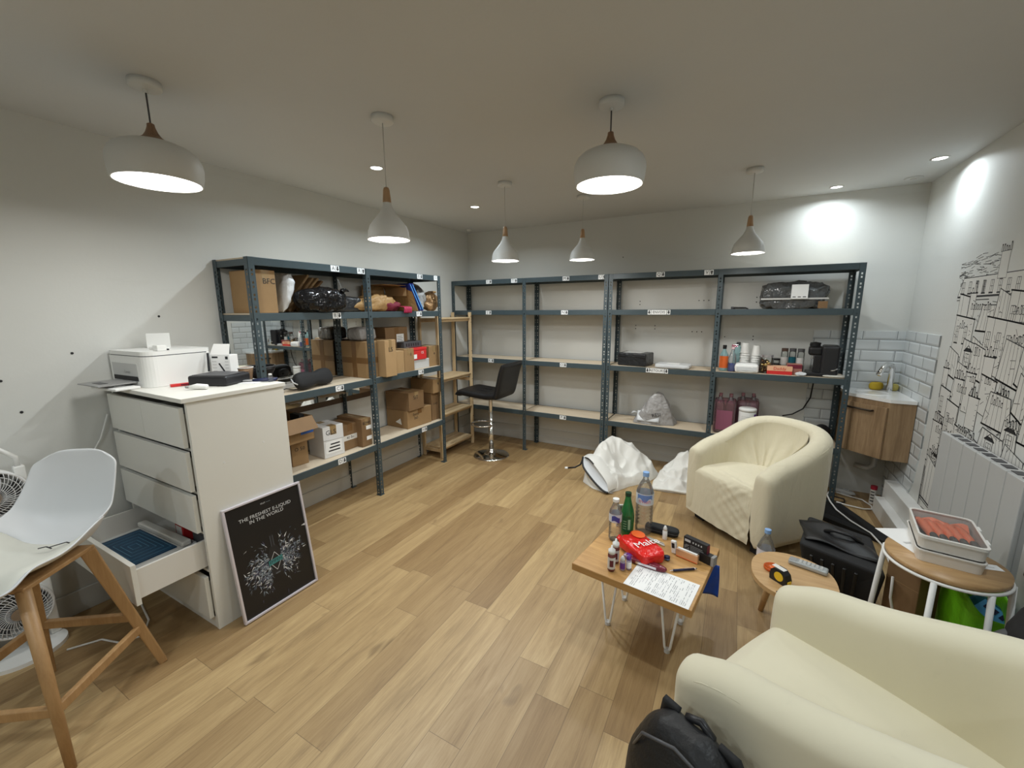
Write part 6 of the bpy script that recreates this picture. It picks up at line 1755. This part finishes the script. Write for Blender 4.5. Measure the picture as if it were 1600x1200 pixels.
    MB().tube([(-.055, .13, .35), (-.06, .10, .41), (-.06, .04, .42), (-.055, .0, .36)], .012, 8).build('bag_handle', 'green', t)
    t = thing('snack_pack', 'dark teal pack with a light blue printed panel leaning in the green bag', 'pack', (3.775, -1.985, .275), 0)
    o = MB().box(-.085, .115, -.020, .020, -.09, .105).build('pack_body', 'dkteal', t, bevel=.015, seg=3); o.rotation_euler = (-.80, .30, math.radians(-50)); o.scale = (.72, .72, .72)
    MB().box(-.04, .105, -.0222, -.0205, -.07, .09).build('blue_panel', 'skyblue', o)
    m = MB()
    for k in range(7): m.prism([(-.015 + .018 * (k % 4) + .006 * math.cos(q), -.04 + .03 * (k // 4) + .012 * math.sin(q * 1.0)) for q in [2 * PI * i / 8 for i in range(8)]], .0233, .0236, 0, RX(PI / 2))
    m.build('red_print', mat('dull red print', (.42, .10, .10), .5), o)
    m = MB()
    for k in range(3): m.box(-.02 + .035 * k, .0 + .035 * k, -.0236, -.0233, .05, .078)
    m.build('dark_print', 'navy', o)
    o = tag(soft(.10, .22, .20, 57, .015, 14, .6).build('white_bag', 'whitebag'), 'white plastic bag with a small round mark between radiator and round table', 'bag'); o.location = (3.795, -2.33, .30 - .28)
    o.location = (3.80, -2.235, .001); o.scale = (.8, .6, 1.75)
    MB().tube([(-.052, .04 + .018 * math.cos(2 * PI * k / 20), .165 + .012 * math.sin(2 * PI * k / 20)) for k in range(20)], .002, 5, closed=True).build('round_mark', 'ink', o)
    # black rucksack against the wall at the frame edge
    t = thing('rucksack', 'black rucksack with a grey pad at the right edge by the radiator', 'rucksack', (3.765, -2.44, .001), 0)
    soft(.165, .27, .80, 58, .022, 9, .7, nu=60, nv=50, top=lambda p: Vector((p.x * (1.05 - .45 * smooth(.45, .6, p.z)), p.y * (1.05 - .45 * smooth(.45, .6, p.z)) + .05 * smooth(.45, .7, p.z), p.z))).build('bag_body', 'blackm', t)
    MB().tube([(-.05, .075, .62), (-.068, .08, .66), (-.06, .085, .72), (-.03, .08, .77)], .008, 8).build('strap', 'black', t)
    MB().lathe([(.0005, .030), (.04, .026), (.06, .010), (.062, 0)], 24, 0, T(-.075, .10, .40) @ RX(-1.0) @ RY(-.6)).build('grey_pad', mat('grey padding', (.09, .09, .09), .8), t)
    # black backpack in front of the near armchair
    t = thing('backpack', 'black backpack leaning on the near armchair at the bottom of the picture', 'backpack', (2.81, -3.285, .001), math.radians(-28))
    def shape(p):
        k = p.z / .545
        p.x *= 1 - .22 * max(0, k - .3); p.y *= 1.05 - .35 * max(0, k - .2); p.y += .02 * k
        return p
    soft(.33, .19, .53, 59, .008, 7, .7, nu=72, nv=50, top=shape).build('bag_body', mat('black nylon', (.010, .010, .011), .5, bump=.35, bscale=40, bdist=.01), t)
    pk = MB().grid(lambda u, v: (lerp(-.105, .105, u), -.070 - .045 * (math.sin(PI * u) * math.sin(PI * v)) ** .5 + .02 * v, .06 + .30 * v), 18, 18).build('front_pocket', 'blackm', t)
    MB().tube([(-.10, -.085, .33), (-.05, -.103, .375), (.04, -.100, .385), (.10, -.08, .345)], .004, 6).build('zip', 'dgrey', t)
    MB().tube([(-.045, -.106, .375), (-.047, -.114, .345), (-.046, -.112, .325)], .005, 6).build('zip_pull', 'chrome', t)
    MB().tube([(-.125, -.03, .40), (-.08, -.055, .50), (.0, -.05, .535), (.08, -.03, .50), (.125, .0, .40)], .004, 6).build('zip', 'dgrey', t)
    hd = MB().tube([(-.035, .045, .49), (-.03, .05, .525), (.0, .055, .535), (.03, .05, .525), (.035, .045, .49)], .010, 8).build('grab_handle', 'black', t)
    MB().grid(lambda u, v: (.05 + .045 * v + .06 * math.sin(PI * u) * .6, .045 + .035 * math.sin(PI * u), .53 - .40 * u), 16, 4).build('shoulder_strap', 'blackm', t, solid=.014)
    MB().grid(lambda u, v: (-.05 - .045 * v - .06 * math.sin(PI * u) * .6, .045 + .035 * math.sin(PI * u), .53 - .40 * u), 16, 4).build('shoulder_strap', 'blackm', t, solid=.014)
clutter()

# ------------------------------------------------------------------ fan behind the white stool
def fan():
    t = thing('twin_fan', 'white twin-head standing fan behind the white counter stool', 'fan', (.16, -3.79, 0), 0)
    MB().prism([(-.11 + .22 * (math.cos(a) * .5 + .5) , .13 * math.sin(a)) for a in [2 * PI * k / 36 for k in range(36)]], 0, .018).build('base', 'white', t, bevel=.006)
    MB().box(-.055, -.02, .085, .12, .018, .84).build('column', 'white', t, bevel=.006)
    MB().box(-.055, -.02, -.12, -.085, .018, .84).build('column', 'white', t, bevel=.006)
    MB().tube([(-.035, -.10, .83), (-.035, -.10, .88), (-.035, -.06, .925), (-.035, .0, .935), (-.035, .06, .925), (-.035, .10, .88), (-.035, .10, .83)], .009, 8).build('handle_arch', 'white', t)
    for zc in (.215, .745):
        X = T(.0, -.0, zc) @ RY(PI / 2)
        g = MB()
        g.tube([X @ Vector((.105 * math.cos(a), .105 * math.sin(a), .03)) for a in [2 * PI * k / 48 for k in range(48)]], .006, 8, closed=True)
        for r in (.04, .065, .085):
            g.tube([X @ Vector((r * math.cos(a), r * math.sin(a), .045 - r * .12)) for a in [2 * PI * k / 40 for k in range(40)]], .0016, 5, closed=True)
        for k in range(40):
            a = 2 * PI * k / 40
            g.tube([X @ Vector(((.026 + .079 * q / 5) * math.cos(a + .5 * q / 5), (.026 + .079 * q / 5) * math.sin(a + .5 * q / 5), .046 - .012 * q / 5)) for q in range(6)], .0014, 4)
        gr = g.build('grille', 'rackgrey', t)
        MB().cyl(.027, .042, .052, 24, 0, X).build('hub_badge', 'alu', t)
        MB().lathe([(.108, -.035), (.11, 0), (.108, .03), (.104, .03), (.104, -.03), (.0005, -.034)], 40, 0, X, cap=False).build('housing', 'white', t)
        m = MB()
        for k in range(5):
            a0 = 2 * PI * k / 5
            m.grid(lambda u, v, a0=a0: X @ Vector(((.02 + .075 * u) * math.cos(a0 + .9 * v), (.02 + .075 * u) * math.sin(a0 + .9 * v), -.012 + .028 * v)), 5, 5)
        m.build('blade', 'dgrey', t)
    tag(MB().tube([(.30, -3.70, .004), (.36, -3.60, .004), (.46, -3.57, .004), (.50, -3.50, .004), (.40, -3.44, .004), (.20, -3.40, .004), (.06, -3.40, .03), (.03, -3.42, .30)], .0045, 6).build('power_cable', 'tub'), 'pale power cable curling on the floor below the open drawer', 'cable')
fan()
# ------------------------------------------------------------------ line drawing of rooftops on the right wall
def mural():
    rnd = random.Random(11)
    mb = MB(); lay = [0]
    def P(a, z): return (a, z, .0004 + lay[0] * .000004)
    def fill(poly):
        lay[0] += 1; mb.add([P(*p) for p in poly], [tuple(range(len(poly)))], 0)
    def line(p, q, wd=.0032):
        wd *= 1.12
        dx, dz = q[0] - p[0], q[1] - p[1]; L = math.hypot(dx, dz)
        if L < 1e-5: return
        nx, nz = -dz / L * wd / 2, dx / L * wd / 2
        X4 = .000002
        mb.add([(q0[0], q0[1], q0[2] + X4) for q0 in (P(p[0] + nx, p[1] + nz), P(p[0] - nx, p[1] - nz), P(q[0] - nx, q[1] - nz), P(q[0] + nx, q[1] + nz))], [(0, 1, 2, 3)], 1)
    def poly(pts, wd=.0032, fl=True):
        if fl: fill(pts)
        for i in range(len(pts)): line(pts[i], pts[(i + 1) % len(pts)], wd * rnd.uniform(.8, 1.25))
    def window(a, z, w_, h, bars=2):
        poly([(a, z), (a + w_, z), (a + w_, z + h), (a, z + h)], .003)
        line((a + w_ / 2, z), (a + w_ / 2, z + h), .003)
        for k in range(1, bars + 1): line((a, z + h * k / (bars + 1)), (a + w_, z + h * k / (bars + 1)), .0022)
        line((a - .006, z - .003), (a + w_ + .006, z - .003), .006)
    def pots(a, z, n, s=.02):
        for k in range(n):
            x = a + k * s * 1.25; h = s * rnd.uniform(1.1, 2.4)
            poly([(x, z), (x + s * .8, z), (x + s * .62, z + h), (x + s * .18, z + h)], .003)
            line((x + s * .1, z + h), (x + s * .7, z + h), .006)
    def chimney(a, z, w_, h):
        poly([(a, z), (a + w_, z), (a + w_, z + h), (a, z + h)])
        line((a - .01, z + h), (a + w_ + .01, z + h), .008)
        if rnd.random() < .5:
            for k in range(5): line((a + w_ * .8, z + h * (.15 + .16 * k)), (a + w_ * rnd.uniform(.86, 1), z + h * (.15 + .16 * k)), .0025)
        pots(a + .006, z + h, max(2, int(w_ / .03)), .022)
    def roof(a, z, w_, h, sk):
        pts = [(a, z), (a + w_, z - sk), (a + w_ * .86, z + h - sk), (a + w_ * .12, z + h)]
        poly(pts, .004)
        n = int(w_ / .035)
        for k in range(1, n):
            t = k / n; line((lerp(a, a + w_, t), lerp(z, z - sk, t)), (lerp(a + w_ * .12, a + w_ * .86, t), lerp(z + h, z + h - sk, t)), .0022)
        line((a - .008, z + .0), (a + w_ + .008, z - sk), .008)
    def dormer(a, z, s):
        poly([(a, z), (a + s, z), (a + s, z + s * 1.3), (a, z + s * 1.3)], .004)
        window(a + s * .2, z + s * .15, s * .6, s * .95, 2)
        poly([(a - s * .18, z + s * 1.3), (a + s * 1.18, z + s * 1.3), (a + s * .5, z + s * 1.75)], .005)
        for k in range(4): line((a - s * .1 + k * .006, z + s * (1.36 + .06 * k)), (a + s * 1.1 - k * .006, z + s * (1.36 + .05 * k)), .004)
    def block(a, z, w_, h):
        poly([(a, z), (a + w_, z - .02), (a + w_, z + h - .02), (a, z + h)])
        line((a - .008, z + h), (a + w_ + .008, z + h - .02), .007)
        if rnd.random() < .6:
            nw = max(1, int(w_ / .09))
            for k in range(nw): window(a + .02 + k * (w_ - .02) / nw, z + h * .30, .035, h * .42)
        if rnd.random() < .5: line((a + w_ * .35, z), (a + w_ * .35, z + h), .0025)
        if rnd.random() < .5:
            for k in range(6): line((a + w_ * .8, z + h * .1 + k * .03), (a + w_ * .9, z + h * .1 + k * .03 + rnd.uniform(-.01, .01)), .002)
    A0, A1 = .70, 3.2
    # far skyline: scribbled trees, a long range with a row of windows, a tall stack
    for k in range(70):
        a = .71 + rnd.random() ** 1.3 * .42; z = 1.665 + rnd.uniform(-.02, .07) + (.04 if a > .85 else 0) * rnd.random()
        line((a, z), (a + rnd.uniform(.02, .07), z + rnd.uniform(-.01, .014)), .0024)
    for k in range(20): pots(.73 + rnd.random() * .35, 1.615 + rnd.uniform(-.015, .02), 2, .010)
    poly([(.735, 1.545), (1.9, 1.56), (1.9, 1.66), (.78, 1.65)], .003)
    for k in range(14):
        window(.775 + k * .078, 1.565, .030, .062, 1)
        if k in (2, 3):
            for q in range(5): line((.775 + k * .078 + q * .006, 1.563), (.775 + k * .078 + q * .006, 1.632), .003)
    line((.735, 1.545), (1.25, 1.55), .009); line((.735, 1.527), (1.10, 1.53), .004)
    poly([(1.14, 1.63), (1.22, 1.63), (1.22, 1.76), (1.14, 1.76)], .0025); pots(1.13, 1.76, 5, .016)
    chimney(1.48, 1.62, .10, .12)
    # tumble of roofs, back to front
    z = 1.46; row = 0
    while z > .18:
        a = A0 + (.04 if 1.3 < z < 1.5 else 0) - (.0 if z > .9 else .0) + rnd.uniform(0, .04)
        a = max(a, .70 + (.03 if z > 1.2 else 0))
        while a < A1:
            w_ = rnd.uniform(.14, .30); c = rnd.random(); h = rnd.uniform(.12, .22)
            dz = z + rnd.uniform(-.04, .04)
            if c < .30: roof(a, dz - .08, w_, h, rnd.uniform(-.02, .06))
            elif c < .58: block(a, dz - .12, w_ * .8, h + .06)
            elif c < .82: chimney(a, dz - .14, w_ * .45, h + .04); 
            else: roof(a, dz - .10, w_, h, .02); dormer(a + w_ * .3, dz - .08, .07)
            if rnd.random() < .5: pots(a + w_ * .2, dz + .03, rnd.randint(3, 6), .018)
            for k in range(rnd.randint(2, 7)):
                x = a + rnd.random() * w_; zz = dz + rnd.uniform(-.06, .08); line((x, zz), (x + rnd.uniform(-.03, .05), zz + rnd.uniform(-.02, .03)), .0025)
            a += w_ * rnd.uniform(.62, .95)
        z -= rnd.uniform(.115, .14); row += 1
    # big mansard with dormers low at the left edge
    poly([(.70, .02), (1.10, .02), (1.10, .46), (.72, .58)], .004)
    for k in range(9): line((.72 + k * .045, .30), (.735 + k * .042, .56 - k * .012), .0028)
    line((.715, .30), (1.10, .27), .010); line((.71, .285), (1.10, .255), .006)
    for k in range(3):
        dormer(.765 + k * .115, .10, .062)
        for q in range(6): line((.75 + k * .115, .20 + q * .008), (.85 + k * .115, .205 + q * .008), .004)
    for k in range(4): line((.705 + k * .012, .02), (.700 + k * .010, .50), .003)
    pots(.705, .575, 4, .022); pots(.83, .545, 3, .02)
    o = mb.build('wall_mural', [mat('mural paper', (.66, .65, .615), .6), mat('mural ink', (.022, .022, .024), .6)], recalc=False)
    o.matrix_world = T(XR, 0, 0) @ FACE_NX
    tag(o, 'black line drawing of city rooftops and chimneys on the right wall', 'mural')
mural()
